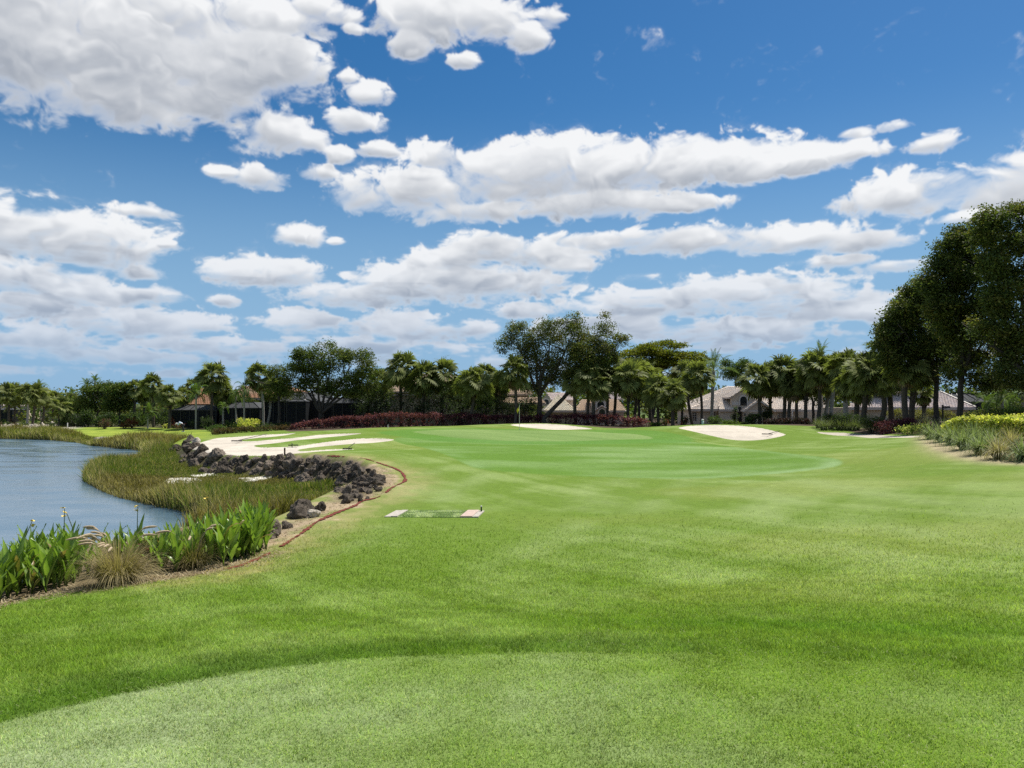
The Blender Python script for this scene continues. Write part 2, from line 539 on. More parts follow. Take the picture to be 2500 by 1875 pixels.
def tps_fit(C, lam=0.02):
    n = len(C); xy = C[:, :2] / 30.0
    d2 = ((xy[:, None] - xy[None]) ** 2).sum(-1)
    K = d2 * np.log(d2 + 1e-9) * 0.5 + lam * 0.02 * np.eye(n)
    Q = np.hstack([np.ones((n, 1)), xy])
    A = np.block([[K, Q], [Q.T, np.zeros((3, 3))]])
    return np.linalg.solve(A, np.concatenate([C[:, 2], np.zeros(3)]))
TPS = tps_fit(cp)

def plane_pt(u, v, z):
    d = px_dir(u, v); t = (z - EYE) / d[2]
    return (d[0] * t, d[1] * t)

LAKE = [plane_pt(u, v, ZW) for u, v in [(0,1385),(120,1372),(260,1352),(400,1322),(500,1290),(520,1272),(430,1240),(300,1216),(240,1193),
        (213,1172),(222,1152),(265,1136),(350,1118),(368,1108),(345,1100),(240,1090),(190,1081),(120,1074),(0,1071),(-300,1070)]]
LAKE += [(-170, 74), (-190, 40), (-120, 14), (-40, 9), (-20, 14.5)]
LAKE = np.array(LAKE)
MARSH = [plane_pt(u, v, ZM) for u, v in [(560,1322),(640,1288),(760,1242),(835,1216),(828,1204),(790,1192),(700,1172),(600,1162),(520,1154),(440,1138),
         (416,1112),(398,1098),(420,1090),(455,1083),(380,1079),(300,1074),(200,1068),(120,1060),(0,1056),(-300,1054)]]
MARSH += [plane_pt(u, v, ZM) for u, v in [(-300,1074),(0,1075),(240,1100),(300,1108),(150,1150),(200,1200),(420,1270)]]
MARSH = np.array(MARSH)

def height(X, Y):
    X = np.asarray(X, float); Y = np.asarray(Y, float)
    shp = X.shape; x = X.ravel(); y = Y.ravel()
    z = np.empty_like(x)
    for s in range(0, len(x), 20000):
        xs = np.stack([x[s:s+20000], y[s:s+20000]], 1) / 30.0
        c = cp[:, :2] / 30.0
        d2 = ((xs[:, None] - c[None]) ** 2).sum(-1)
        z[s:s+20000] = (d2 * np.log(d2 + 1e-9) * 0.5) @ TPS[:len(cp)] + TPS[-3] + xs @ TPS[-2:]
    r = np.hypot(x, y)
    far = sstep(150, 200, r); z = z * (1 - far) - 1.4 * far
    back = sstep(2, -25, y); z = z * (1 - back) - 0.3 * back
    near = r < 210
    xn, yn = x[near], y[near]; zn = z[near]
    zn = np.where((r[near] > 6.0), zn + 0.05 * (vnoise(xn * 0.35, yn * 0.35, 5) - 0.5) * sstep(6, 14, r[near]), zn)
    sm = sdist(xn, yn, MARSH)
    w = sstep(-1.5, 0.1, sm)
    mz = ZM + 0.12 * (vnoise(xn * 0.6, yn * 0.6, 9) - 0.5)
    zn = zn * (1 - w) + mz * w
    sl = sdist(xn, yn, LAKE)
    bank = ZW + 0.02 + np.clip(-sl, 0, 40) * 0.33
    bottom = ZW - np.clip(sl, 0, 6) * 0.22
    zn = np.where(sl > 0, np.minimum(zn, bottom), np.minimum(zn, bank))
    z[near] = zn
    return z.reshape(shp)

def gz(x, y):
    return float(height(np.array([x]), np.array([y]))[0])

_D = np.geomspace(3.0, 200.0, 420)
def at(u, v):
    """where the line of sight through (u, v) first meets the ground"""
    d = px_dir(u, v)
    X = d[0] / d[1] * _D; Z = EYE + d[2] / d[1] * _D
    h = height(X, _D)
    k = np.argmax(Z <= h)
    if Z[k] > h[k]:
        k = len(_D) - 1
    if k > 0:
        a = Z[k-1] - h[k-1]; b = h[k] - Z[k]
        t = a / (a + b + 1e-9); D = _D[k-1] + (_D[k] - _D[k-1]) * t
    else:
        D = _D[0]
    x = d[0] / d[1] * D
    return np.array([x, D, gz(x, D)])

def at_many(pts):
    return np.array([at(u, v) for u, v in pts])

def foot(u, D):
    """ground point under photo column u at distance D"""
    x = (u - 1250) / FPX * D
    return np.array([x, D, gz(x, D)])

# ------------------------------------------------------------------ ground outlines
TEE = np.vstack([at_many([(-350,1840),(0,1762),(300,1692),(600,1640),(900,1606),(1250,1592),(1700,1594),(2100,1612),(2500,1642),(2900,1690)])[:, :2],
                 [(9,-8),(-9,-8)]])
APRON = smooth_poly(at_many([(1030,1092),(1120,1125),(1180,1146),(1300,1156),(1450,1164),(1650,1169),(1800,1164),(1950,1151),(2050,1136),(2030,1118),(1900,1104),
                 (1800,1092),(1700,1080),(1600,1071),(1400,1077),(1200,1075),(1080,1066),(1000,1066),(960,1076)])[:, :2], 4)
GREEN = smooth_poly(at_many([(1008,1054),(1060,1062),(1130,1070),(1230,1076),(1400,1077),(1520,1073),(1592,1071),(1560,1061),(1450,1054),(1330,1051),(1200,1049),(1080,1049)])[:, :2], 4)
B_RIGHT = smooth_poly([((u - 1250) / FPX * D, D) for u, D in [(1655,62),(1672,64),(1700,65.3),(1750,65.8),(1800,65),(1850,63.3),(1890,60.6),(1913,58.3),(1918,57),(1895,55),(1840,54),(1780,54.6),(1720,57.4),(1675,60.2)]], 4)
B_MID = smooth_poly(at_many([(1246,1036.5),(1290,1034.5),(1340,1035),(1385,1038),(1425,1043),(1448,1047),(1400,1049),(1370,1050),(1310,1046),(1265,1041)])[:, :2], 4)
B_LEFT = at_many([(461,1097),(478,1083),(517,1072),(548,1068),(593,1065),(660,1060.5),(722,1057),(702,1062),(660,1067),(627,1069.5),(596,1073),(590,1075.5),
                 (604,1077),(632,1076),(660,1073),(716,1069),(772,1062),(828,1058.5),(884,1058),(856,1062),(800,1067.5),(744,1073),(688,1080),(632,1086),(622,1089),
                 (646,1092),(688,1091),(730,1088),(772,1082),(828,1075),(884,1070),(940,1070.5),(964,1074),(912,1081),(856,1084),(786,1090),(742,1095.5),(729,1099),
                 (744,1101),(786,1098),(834,1096),(868,1097),(828,1100),(772,1103),(730,1107),(697,1111),(677,1114),(620,1114),(576,1114),(550,1112),(520,1109),(490,1104)])[:, :2]
B_LEFT = smooth_poly(B_LEFT, 3)
PATH = at_many([(1990,1054),(2060,1056),(2130,1060),(2205,1064),(2260,1066),(2215,1069),(2120,1069.5),(2060,1064),(2000,1058)])[:, :2]
BED = np.vstack([at_many([(708,1054),(800,1051),(900,1045),(1000,1041),(1100,1040),(1245,1035.5)])[:, :2], [(4.0,83)],
                 at_many([(1450,1042),(1500,1045),(1583,1043)])[:, :2], [(15,74),(18.2,74),(22,71),(25.5,66),(29,62)],
                 at_many([(2070,1052),(2150,1061),(2240,1059)])[:, :2],
                 at_many([(2262,1082),(2290,1098),(2340,1113),(2400,1124),(2450,1130),(2560,1134)])[:, :2],
                 [(45,26),(70,50),(110,130),(90,165),(-25,165),(-40,128),(-30,96),(-27,88)]])
STRAW = np.vstack([at_many([(500,1405),(560,1385),(620,1358),(690,1322),(760,1283),(820,1252),(890,1222),(940,1203),(968,1182),(970,1168),(955,1148),(915,1134),(860,1122),(800,1116),
                  (700,1113)])[:, :2], [plane_pt(u, v, -1.4) for u, v in [(690,1165),(800,1195),(828,1205),(760,1242),(640,1290),(560,1322),(470,1385)]]])
BANK = np.vstack([at_many([(-300,1520),(0,1476),(200,1442),(380,1420),(500,1400)])[:, :2], [plane_pt(u, v, ZW) for u, v in [(470,1300),(260,1352),(0,1385),(-400,1400)]]])
FARLAWN = np.vstack([at_many([(160,1052),(230,1040),(330,1038),(450,1042),(520,1056),(500,1072),(455,1082),(380,1079),(300,1074),(200,1068)])[:, :2]])
ROCKPX = [(427,1106),(440,1096),(475,1096),(505,1112),(560,1120),(600,1124),(650,1122),(700,1123),(760,1125),(800,1129),(850,1132),(885,1143),(915,1166),(928,1178),(910,1195),(880,1213),(850,1226),
          (836,1220),(836,1204),(800,1194),(740,1184),(700,1174),(640,1164),(560,1158),(500,1156),(458,1143),(432,1122)]
WALL = at_many(ROCKPX)[:, :2]
LBED = np.array([(-75, 108), (-62, 104), (-50, 101), (-43, 97.5), (-38, 93), (-30, 88), (-25, 96), (-25, 165), (-140, 165), (-140, 130), (-100, 124)], float)
LIME = at_many([(0,1040),(60,1044),(170,1047),(200,1040),(120,1037),(0,1036)])[:, :2]

# ------------------------------------------------------------------ ground mesh: one polar sheet round the camera
azf = np.arange(-46.0, 46.001, 0.085)
azb = np.concatenate([np.arange(49, 180, 4.0), np.arange(181, 313, 4.0)])
AZ = np.radians(np.concatenate([azf, azb]))
RR = np.concatenate([[0.4, 1.0, 1.8, 2.6], np.geomspace(3.2, 36, 190), np.arange(36.2, 84, 0.16), np.geomspace(84.5, 165, 60), [175, 190, 215, 250, 320, 450, 800, 1800, 5000, 9000]])
nA, nR = len(AZ), len(RR)
RG, AG = np.meshgrid(RR, AZ, indexing='ij')
GX = (RG * np.sin(AG)); GY = (RG * np.cos(AG))
GZ = height(GX, GY)
# sand lies a hand below the turf, with a rolled lip
front = (np.abs(np.degrees((AG + np.pi) % (2*np.pi) - np.pi)) < 47) & (RG > 25) & (RG < 100)
def fsd(poly):
    out = np.full(GX.shape, -99.0)
    x, y = GX[front], GY[front]
    out[front] = sdist(x, y, poly)
    return out
sd_br, sd_bm, sd_bl = fsd(B_RIGHT), fsd(B_MID), fsd(B_LEFT)
for s in (sd_br, sd_bm, sd_bl):
    GZ += -0.11 * sstep(-0.15, 0.9, s) + 0.035 * np.exp(-((s + 0.7) / 0.55) ** 2)

def full_sd(poly, rmax=170):
    out = np.full(GX.shape, -99.0); m = RG < rmax
    out[m] = sdist(GX[m], GY[m], poly)
    return out
sd_tee, sd_ap, sd_gr = full_sd(TEE, 30), full_sd(APRON, 90), full_sd(GREEN, 100)
sd_bed, sd_straw, sd_bank = full_sd(BED), full_sd(STRAW, 60), full_sd(BANK, 40)
sd_marsh, sd_lake = full_sd(MARSH), full_sd(LAKE)
sd_lbed = full_sd(LBED); sd_wall = full_sd(WALL, 80)
sd_path, sd_farl, sd_lime = full_sd(PATH, 90), full_sd(FARLAWN), full_sd(LIME)

TRACKS = [smooth_line(at_many(t)[:, :2], 4) for t in ([(1690,1172),(1610,1215),(1565,1270),(1590,1330),(1680,1385),(1800,1425)], [(1520,1172),(1480,1230),(1400,1290),(1270,1350),(1150,1380)],
          [(1440,1180),(1420,1250),(1440,1320)], [(1790,1175),(1900,1215),(2080,1262),(2300,1310),(2520,1345)], [(1900,1160),(2060,1190),(2280,1228),(2520,1262)], [(1760,1185),(1860,1250),(2000,1310),(2200,1370)],
          [(1080,1140),(1010,1175),(960,1230),(900,1300),(820,1345)], [(1180,1160),(1110,1200),(1060,1240)])]
def noise_at(sx, sy, o, seed, x=None, y=None):
    x = GX if x is None else x; y = GY if y is None else y
    return fbm((x * sx).astype(np.float32), (y * sy).astype(np.float32), o, seed)

def ground_colour(x, y, r, S):
    """albedo of turf, sand, straw and soil; S holds the signed distances"""
    def C(*c): return np.array(c)
    n1 = noise_at(0.5, 0.5, 5, 101, x, y)[..., None]; n2 = noise_at(0.12, 0.2, 4, 151, x, y)[..., None]
    n3 = noise_at(2.2, 2.2, 4, 171, x, y)[..., None]
    stripe = noise_at(0.55, 0.07, 4, 131, x * 0.8 + y * 0.55, y * 0.8 - x * 0.55)[..., None]
    stripe2 = noise_at(0.8, 0.06, 4, 191, x * 0.75 - y * 0.6, y * 0.75 + x * 0.6)[..., None]
    thin = noise_at(1.7, 0.045, 3, 221, x * 0.85 + y * 0.5, y * 0.85 - x * 0.5)[..., None]
    g_mid = C(.139, .210, .036); g_dark = C(.058, .122, .008); g_pale = C(.215, .285, .085); g_yel = C(.215, .245, .060)
    c = g_mid + (g_pale - g_mid) * np.clip((n1 - .5) * 1.5 + (stripe - .5) * 1.5 + (stripe2 - .5) * 1.5 + (thin - .5) * 1.7 - .08, -.25, .75)
    c = c + (g_yel - c) * np.clip((n2 - .53) * 2.0, 0, .35)
    c = np.clip(c, .012, 1)
    # pale tracks the mowers left where they turn
    for tr in TRACKS:
        dd = seg_dist(x, y, tr, False)
        c = c + (C(.235, .300, .110) - c) * (.42 * np.exp(-(dd / .55) ** 2))[..., None] * np.clip(.4 + (n1 - .4) * 3, 0, 1)
    # paler, drier strip beside the water and beyond the tee
    dry = np.exp(-((np.minimum(S['straw'], 0) + 0.2) / 1.1) ** 2)[..., None] * (.35 + .8 * np.clip((n3 - .35) * 2, 0, 1))
    c = c + (C(.30, .27, .115) - c) * np.clip(dry, 0, .85)
    # rolled edge of the tee, longer darker grass behind it, then the mown tee
    t = S['tee'][..., None]
    coll = sstep(-1.05 + .5 * (n1 - .5), -.25, t) * (1 - sstep(-.04, .05, t)) * np.clip(.42 + (n1 - .45) * 4, 0, .75) * (.45 + .55 * sstep(3.0, -1.0, x))[..., None]
    c = c + (g_dark - c) * coll
    def gs(cx, cy, sx, sy): return np.exp(-((x - cx) / sx) ** 2 - ((y - cy) / sy) ** 2)
    worn = (gs(-.5, 4.15, 1.6, .55) + .8 * gs(-2.0, 3.45, .8, .25) + .55 * gs(1.7, 4.3, .8, .3) + .5 * gs(.6, 3.5, .9, .25))[..., None]
    scuff = (.8 * gs(2.4, 7.3, 1.5, .5) + .5 * gs(3.8, 6.7, .8, .5))[..., None]
    c = c + (g_dark * 1.25 - c) * np.clip(scuff * (.5 + n1 * 1.0), 0, .75)
    tee_c = C(.190, .262, .082) + (C(.280, .340, .180) - C(.190, .262, .082)) * np.clip((n1 - .5) * 2.6 + .52 * worn - .14, -.45, 1)
    tee_c = np.clip(tee_c, .02, 1) + (C(.15, .25, .025) - tee_c) * np.clip((n2 - .55) * 5, 0, .6)
    c = c + (tee_c - c) * sstep(-.03, .06 + .9 * sstep(-.5, 3.0, x)[..., None], t) * (1 - .45 * sstep(.0, 4.0, x)[..., None])
    # apron mown in sweeps, pale rim at its front
    a = S['ap'][..., None]
    ap_c = C(.120, .212, .040) + (C(.205, .30, .11) - C(.120, .212, .040)) * np.clip((noise_at(.16, .40, 5, 211, x, y)[..., None] - .47) * 2.6, -.25, .8)
    ap_c = ap_c + (C(.225, .325, .14) - ap_c) * .7 * (np.exp(-((a - .35) / .45) ** 2) * sstep(46, 34, y)[..., None] * np.clip((noise_at(.25, .25, 3, 231, x, y)[..., None] - .38) * 4, 0, 1))
    c = c + (ap_c - c) * sstep(-.12, .12, a)
    q = S['gr'][..., None]
    ring = sstep(-3.2, -2.6, q)
    c = c + (C(.085, .195, .025) - c) * ring * .75
    gr_c = C(.165, .245, .070) + (stripe - .5) * C(.10, .10, .05)
    c = c + (gr_c - c) * sstep(-.15, .15, q)
    f = S['farl'][..., None]
    fl = C(.205, .265, .036) + (noise_at(.12, 1.1, 3, 251, x, y)[..., None] - .5) * C(.28, .26, .05)
    c = c + (np.clip(fl, .03, 1) - c) * sstep(-1.5, 1.0, f)
    b = S['bed'][..., None]
    c = c + (C(.075, .055, .036) * (.6 + .8 * n3) - c) * sstep(-.2, .2, b)
    rb = np.exp(-((b - .5) / .9) ** 2) * sstep(22.0, 14.0, np.abs(y - 31))[..., None] * sstep(12, 16, x)[..., None]
    c = c + (C(.34, .29, .17) * (.6 + .8 * n3) - c) * np.clip(rb * 1.2, 0, .9)
    lb = sstep(-1, 1, S['lbed'][..., None])
    c = c + (C(.07, .07, .03) * (.6 + .8 * n3) - c) * lb
    s = S['straw'][..., None]
    st = C(.33, .255, .165) * (.55 + .9 * n3)
    st = st + (C(.16, .19, .05) - st) * np.clip((n1 - .55) * 5, 0, .8)
    c = c + (st - c) * sstep(-.25, .3, s + (n3[..., :] - .5) * 1.2)
    k = S['bank'][..., None]
    c = c + (C(.15, .115, .065) * (.5 + n3) - c) * sstep(-.2, .25, k + (n3 - .5) * .6)
    wl = S['wall'][..., None]
    c = c + (C(.075, .058, .04) * (.6 + .8 * n3) - c) * sstep(-.5, .4, wl)
    m = S['marsh'][..., None]
    c = c + (C(.11, .105, .04) * (.6 + .8 * n1) - c) * sstep(-1.0, .3, m)
    l = S['lime'][..., None]
    c = c + (C(.40, .36, .28) * (.6 + .8 * n3) - c) * sstep(-2.0, .5, l)
    p = S['patch'][..., None]
    c = c + (C(.72, .68, .60) - c) * sstep(-.35, .35, p + (n3 - .5) * 1.4)
    w = S['lake'][..., None]
    c = c + (C(.05, .045, .02) - c) * sstep(-.3, .6, w)
    far = sstep(150, 230, r)[..., None]
    return np.clip(c + (C(.07, .10, .03) - c) * far, .008, .9)

PATCHES = [np.array([plane_pt(u, v, ZM) for u, v in pp]) for pp in
   ([(398,1180),(425,1168),(470,1166),(492,1174),(480,1184),(440,1188)], [(470,1158),(515,1153),(522,1160),(480,1165)],
    [(590,1167),(640,1166),(652,1172),(605,1175)], [(228,1075),(246,1068),(266,1067),(264,1074),(240,1078)],
    [(-40,1044),(30,1045),(120,1047),(150,1050),(60,1053),(-40,1052)])]
def patch_sd(x, y):
    out = np.full(x.shape, -99.0)
    for p in PATCHES: out = np.maximum(out, sdist(x, y, p))
    return out
sd_patch = np.full(GX.shape, -99.0); _m = (RG < 140) & (RG > 20); sd_patch[_m] = patch_sd(GX[_m], GY[_m])
GCOL = ground_colour(GX, GY, RG, dict(tee=sd_tee, ap=sd_ap, gr=sd_gr, bed=sd_bed, straw=sd_straw, bank=sd_bank, marsh=sd_marsh,
                     lake=sd_lake, farl=sd_farl, lime=sd_lime, patch=sd_patch, lbed=sd_lbed, wall=sd_wall))
sandn = (noise_at(.25, .9, 4, 301)[..., None] - .5)
SANDC = np.array([.52, .465, .385]) * (1 + sandn * .40 + (noise_at(1.2, .35, 3, 307)[..., None] - .5) * .16)
M_GRASS = attr_ground('turf', fine=0.30, fscale=50, bump=0.5, bscale=70, gain=1.0)
M_SAND = attr_ground('bunker sand', fine=0.07, fscale=20, bump=0.35, bscale=9, spec=0.05)
M_PATH = plain('cart path concrete', (.42, .37, .30), .9, 3.0, .15, .1)
def zone_of():
    z = np.zeros(GX.shape, np.int32)
    z[sd_gr > 0] = 1
    z[(sd_tee > 0)] = 2
    z[sd_br > 0] = 3; z[sd_bm > 0] = 4; z[sd_bl > 0] = 5
    z[(sd_path > 0)] = 6
    z[(sd_bed > 0) & (sd_path <= 0)] = 7
    return z
ZN = zone_of()
i0 = np.arange(nR - 1)[:, None] * nA; j = np.arange(nA)[None]; jn = (j + 1) % nA
QUADS = np.stack([i0 + j, i0 + jn, i0 + nA + jn, i0 + nA + j], -1).reshape(-1, 4)[:, ::-1]
qz = np.maximum.reduce([ZN.ravel()[QUADS[:, k]] for k in range(4)])
qz = np.where(np.all([ZN.ravel()[QUADS[:, k]] >= 3 for k in range(4)], axis=0) | (qz < 3), qz, np.minimum.reduce([ZN.ravel()[QUADS[:, k]] for k in range(4)]))
VALL = np.stack([GX.ravel(), GY.ravel(), GZ.ravel()], 1).astype(np.float32)
CALL = GCOL.reshape(-1, 3).copy()
for zid, nm, mat, lab in ((0, 'ground', M_GRASS, None), (1, 'putting_green', M_GRASS, None), (2, 'tee_ground', M_GRASS, None), (3, 'sand_bunker', M_SAND, None),
                     (4, 'sand_bunker', M_SAND, None), (5, 'sand_bunker', M_SAND, None), (6, 'cart_path', M_PATH, None), (7, 'planting_bed_ground', M_GRASS, None)):
    q = QUADS[qz == zid]
    ids, inv = np.unique(q, return_inverse=True)
    cc = SANDC.reshape(-1, 3)[ids] if zid in (3, 4, 5) else CALL[ids]
    V = VALL[ids]
    F = inv.reshape(q.shape)
    if zid == 0:   # close the sheet under the camera
        c0 = len(V); ring = np.searchsorted(ids, np.arange(nA)) if 0 in ids else None
    me = np_mesh(nm, V, F, mat, cc, smooth=True)
    o = mobj(nm, me); tag(o, kind='structure')
    if lab: o['label'] = lab
mb = MB(); k0 = GZ[0].mean()
mb.add([(float(GX[0, a]), float(GY[0, a]), float(GZ[0, a])) for a in range(0, nA, 6)], [tuple(range(len(range(0, nA, 6))))[::-1]])
o = mb.build('tee_ground', M_GRASS); tag(o, kind='structure')
a = o.data.color_attributes.new('col', 'FLOAT_COLOR', 'POINT'); a.data.foreach_set('color', np.tile([.17, .26, .07, 1], (len(o.data.vertices), 1)).astype(np.float32).ravel())

# ------------------------------------------------------------------ lake water
m, nt, bs = nodes_of('lake water')
bs.inputs['Base Color'].default_value = (.085, .150, .210, 1)
bs.inputs['Roughness'].default_value = 0.10
bs.inputs['IOR'].default_value = 1.33
bs.inputs['Specular IOR Level'].default_value = 0.5
t = N(nt, 'ShaderNodeTexCoord'); mp = N(nt, 'ShaderNodeMapping'); mp.inputs['Scale'].default_value = (.9, 2.0, 1)
mp.inputs['Rotation'].default_value = (0, 0, R(12))
nt.links.new(t.outputs['Object'], mp.inputs[0])
n1 = N(nt, 'ShaderNodeTexNoise', i_Scale=1.6, i_Detail=8.0, i_Roughness=0.72, i_Distortion=.6); nt.links.new(mp.outputs[0], n1.inputs['Vector'])
n2 = N(nt, 'ShaderNodeTexNoise', i_Scale=0.35, i_Detail=2.0); nt.links.new(mp.outputs[0], n2.inputs['Vector'])
b1 = N(nt, 'ShaderNodeBump'); b1.inputs['Strength'].default_value = 0.14; b1.inputs['Distance'].default_value = 0.05
nt.links.new(n1.outputs[0], b1.inputs['Height'])
nt.links.new(b1.outputs[0], bs.inputs['Normal'])
mr = N(nt, 'ShaderNodeMapRange'); mr.inputs[1].default_value = .35; mr.inputs[2].default_value = .65; mr.inputs[3].default_value = .07; mr.inputs[4].default_value = .26
nt.links.new(n2.outputs[0], mr.inputs[0]); nt.links.new(mr.outputs[0], bs.inputs['Roughness'])
M_WATER = m
mb = MB()
mb.add([(-260, -10, ZW), (10, -10, ZW), (10, 110, ZW), (-260, 110, ZW)], [(0, 1, 2, 3)])
# keep the water sheet inside the hollow it lies in
wp = [tuple(p) for p in LAKE]
cx, cy = LAKE.mean(0)
mb = MB(); big = [(x + (x - cx) * 0.0, y) for x, y in wp]
import mathutils
def offset_poly(poly, d):
    out = []; n = len(poly)
    area = sum(poly[i][0]*poly[(i+1) % n][1] - poly[(i+1) % n][0]*poly[i][1] for i in range(n))
    sg = 1 if area > 0 else -1
    for i in range(n):
        a = Vector(poly[i-1]); b = Vector(poly[i]); c = Vector(poly[(i+1) % n])
        n1 = (b - a).normalized(); n2 = (c - b).normalized()
        nn = Vector((n1.y + n2.y, -(n1.x + n2.x)))
        if nn.length < 1e-6: nn = Vector((n1.y, -n1.x))
        nn = nn.normalized() * sg
        out.append((b.x + nn.x * d, b.y + nn.y * d))
    return out
op = offset_poly(wp, 0.9)
tess = mathutils.geometry.tessellate_polygon([[Vector((x, y, 0)) for x, y in op]])
mb.add([(x, y, ZW) for x, y in op], [tuple(t) for t in tess])
o = mb.build('lake_water', M_WATER); tag(o, kind='structure')
if o.data.polygons[0].normal.z < 0:
    o.data.flip_normals()
# ------------------------------------------------------------------ houses
def xu(u, D): return P(u, 985, D)[0]
def zv(v, D, u=1250): return P(u, v, D)[2]

M_STUC = plain('warm grey stucco', (.58, .49, .38), .9, 6, .06, .05)
M_STUC2 = plain('olive stucco', (.36, .335, .235), .9, 6, .08, .05)
M_STUC3 = plain('pinkish stucco', (.56, .48, .43), .9, 6, .06, .05)
M_TRIM = plain('cream trim', (.62, .57, .50), .7, 8, .04)
M_FASCIA = plain('fascia board', (.50, .43, .37), .7, 8, .06)
M_DARKGL = plain('dark window glass', (.02, .024, .028), .08, 3, .1, 0, .6)
M_GARAGE = plain('cream garage door', (.50, .44, .30), .6, 8, .05)
M_BLACKM = plain('dark bronze aluminium', (.022, .021, .022), .5, 8, .1)
M_DOOR = plain('dark front door', (.03, .025, .022), .5, 8, .1)

def screen_mat(name, rgb, alpha):
    m, nt, bs = nodes_of(name)
    bs.inputs['Base Color'].default_value = (*rgb, 1); bs.inputs['Roughness'].default_value = .8
    bs.inputs['Specular IOR Level'].default_value = .1
    tr = N(nt, 'ShaderNodeBsdfTransparent'); mx = N(nt, 'ShaderNodeMixShader'); mx.inputs[0].default_value = alpha
    nt.links.new(tr.outputs[0], mx.inputs[1]); nt.links.new(bs.outputs[0], mx.inputs[2])
    nt.links.new(mx.outputs[0], nt.nodes['Material Output'].inputs[0])
    return m
M_SCREEN = screen_mat('black insect screen', (.018, .020, .022), .82)
M_SCREENR = screen_mat('sun-brightened insect screen roof', (.080, .082, .085), .88)  # same screen as the sides; sunlit look of the roof put into a greyer colour

m, nt, bs = nodes_of('clay roof tile')
at_ = N(nt, 'ShaderNodeAttribute', attribute_name='col')
nt.links.new(at_.outputs['Color'], bs.inputs['Base Color']); bs.inputs['Roughness'].default_value = .85
bs.inputs['Specular IOR Level'].default_value = .2
M_TILE = m

def tile_field(poly, rgb, parent, name='roof_tiles', course=.36, wide=.31, jit=.09):
    """courses of overlapping tiles laid on one roof face; poly starts with the eave edge"""
    poly = [Vector(map(float, p)) for p in poly]
    e = (poly[1] - poly[0]).normalized()
    n = e.cross(poly[-1] - poly[0]).normalized()
    if n.z < 0: n = -n
    s = n.cross(e).normalized()
    if s.z < 0: s = -s
    o = poly[0]
    q = [((p - o).dot(e), (p - o).dot(s)) for p in poly]
    emin = min(a for a, b in q); emax = max(a for a, b in q); smax = max(b for a, b in q)
    V = []; F = []; C = []
    k = 0; s0 = 0.02
    while s0 < smax:
        x = emin + (wide * .5 if k % 2 else 0) - wide
        while x < emax:
            cxy = np.array([[x + wide / 2, s0 + course * .45]])
            if in_poly(cxy[:, 0], cxy[:, 1], q)[0]:
                b = len(V)
                x0, x1 = x + .006, x + wide - .006
                j = random.uniform(-.012, .012)
                for (ee, ss, hh) in ((x0, s0, .005), (x1, s0, .005), (x0, s0, .085 + j), (x1, s0, .085 + j), (x0, s0 + course * 1.1, .035), (x1, s0 + course * 1.1, .035),
                                     ((x0 + x1) / 2, s0, .115 + j), ((x0 + x1) / 2, s0 + course * 1.1, .06)):
                    V.append(o + e * ee + s * ss + n * hh)
                F += [(b, b+1, b+3, b+2), (b+2, b+6, b+7, b+4), (b+6, b+3, b+5, b+7), (b+2, b+3, b+6, b+6)]
                sh = 1 + random.uniform(-jit, jit); w = random.uniform(-.04, .04)
                C += [[rgb[0] * sh * (1 + w), rgb[1] * sh, rgb[2] * sh * (1 - w)]] * 8
            x += wide
        s0 += course; k += 1
    if not V: return None
    org = (0, 0, 0); p = parent
    while p is not None:
        org = tuple(a + b for a, b in zip(org, p.location)); p = p.parent
    V = np.array([tuple(v) for v in V]) - np.array(org)
    # triangles only, to keep the pieces clean
    T = []
    for f in F:
        if f[2] == f[3]: T.append(f[:3])
        else: T += [(f[0], f[1], f[2]), (f[0], f[2], f[3])]
    o_ = mobj(name, np_mesh(name, V, np.array(T), M_TILE, np.clip(np.array(C), 0, 1)), parent)
    o_['kind'] = 'stuff'
    return o_

def roof_faces(faces, rgb, parent, thick=.12, course=.36):
    """one roof part: the deck, with its tiles as a sub-part"""
    mb = MB()
    for f in faces:
        k = len(f)
        top = [Vector(p) for p in f]; bot = [p - Vector((0, 0, thick)) for p in top]
        mb.add(top + bot, [tuple(range(k)), tuple(range(2*k - 1, k - 1, -1))] + [(i, k + i, k + (i+1) % k, (i+1) % k) for i in range(k)])
    deck = mb.build('roof', M_FASCIA, parent)
    for f in faces:
        tile_field(f, rgb, deck, course=course)
    return deck

def hip(x0, x1, y0, y1, ze, zr, lh=True, rh=True):
    ym = (y0 + y1) / 2; d = (y1 - y0) / 2
    a = x0 + (d if lh else 0); b = x1 - (d if rh else 0)
    if a > b: a = b = (x0 + x1) / 2
    fs = [[(x0, y0, ze), (x1, y0, ze), (b, ym, zr), (a, ym, zr)], [(x1, y1, ze), (x0, y1, ze), (a, ym, zr), (b, ym, zr)]]
    if abs(a - b) < .05: fs = [[(x0, y0, ze), (x1, y0, ze), (a, ym, zr)], [(x1, y1, ze), (x0, y1, ze), (a, ym, zr)]]
    if lh: fs.append([(x0, y1, ze), (x0, y0, ze), (a, ym, zr)])
    if rh: fs.append([(x1, y0, ze), (x1, y1, ze), (b, ym, zr)])
    return fs

def gable_front(xc, w, yf, depth, ze, zr):
    """gable whose end faces the camera: two slopes running back from yf"""
    return [[(xc - w, yf, ze), (xc - w, yf + depth, ze), (xc, yf + depth, zr), (xc, yf, zr)],
            [(xc + w, yf + depth, ze), (xc + w, yf, ze), (xc, yf, zr), (xc, yf + depth, zr)]]

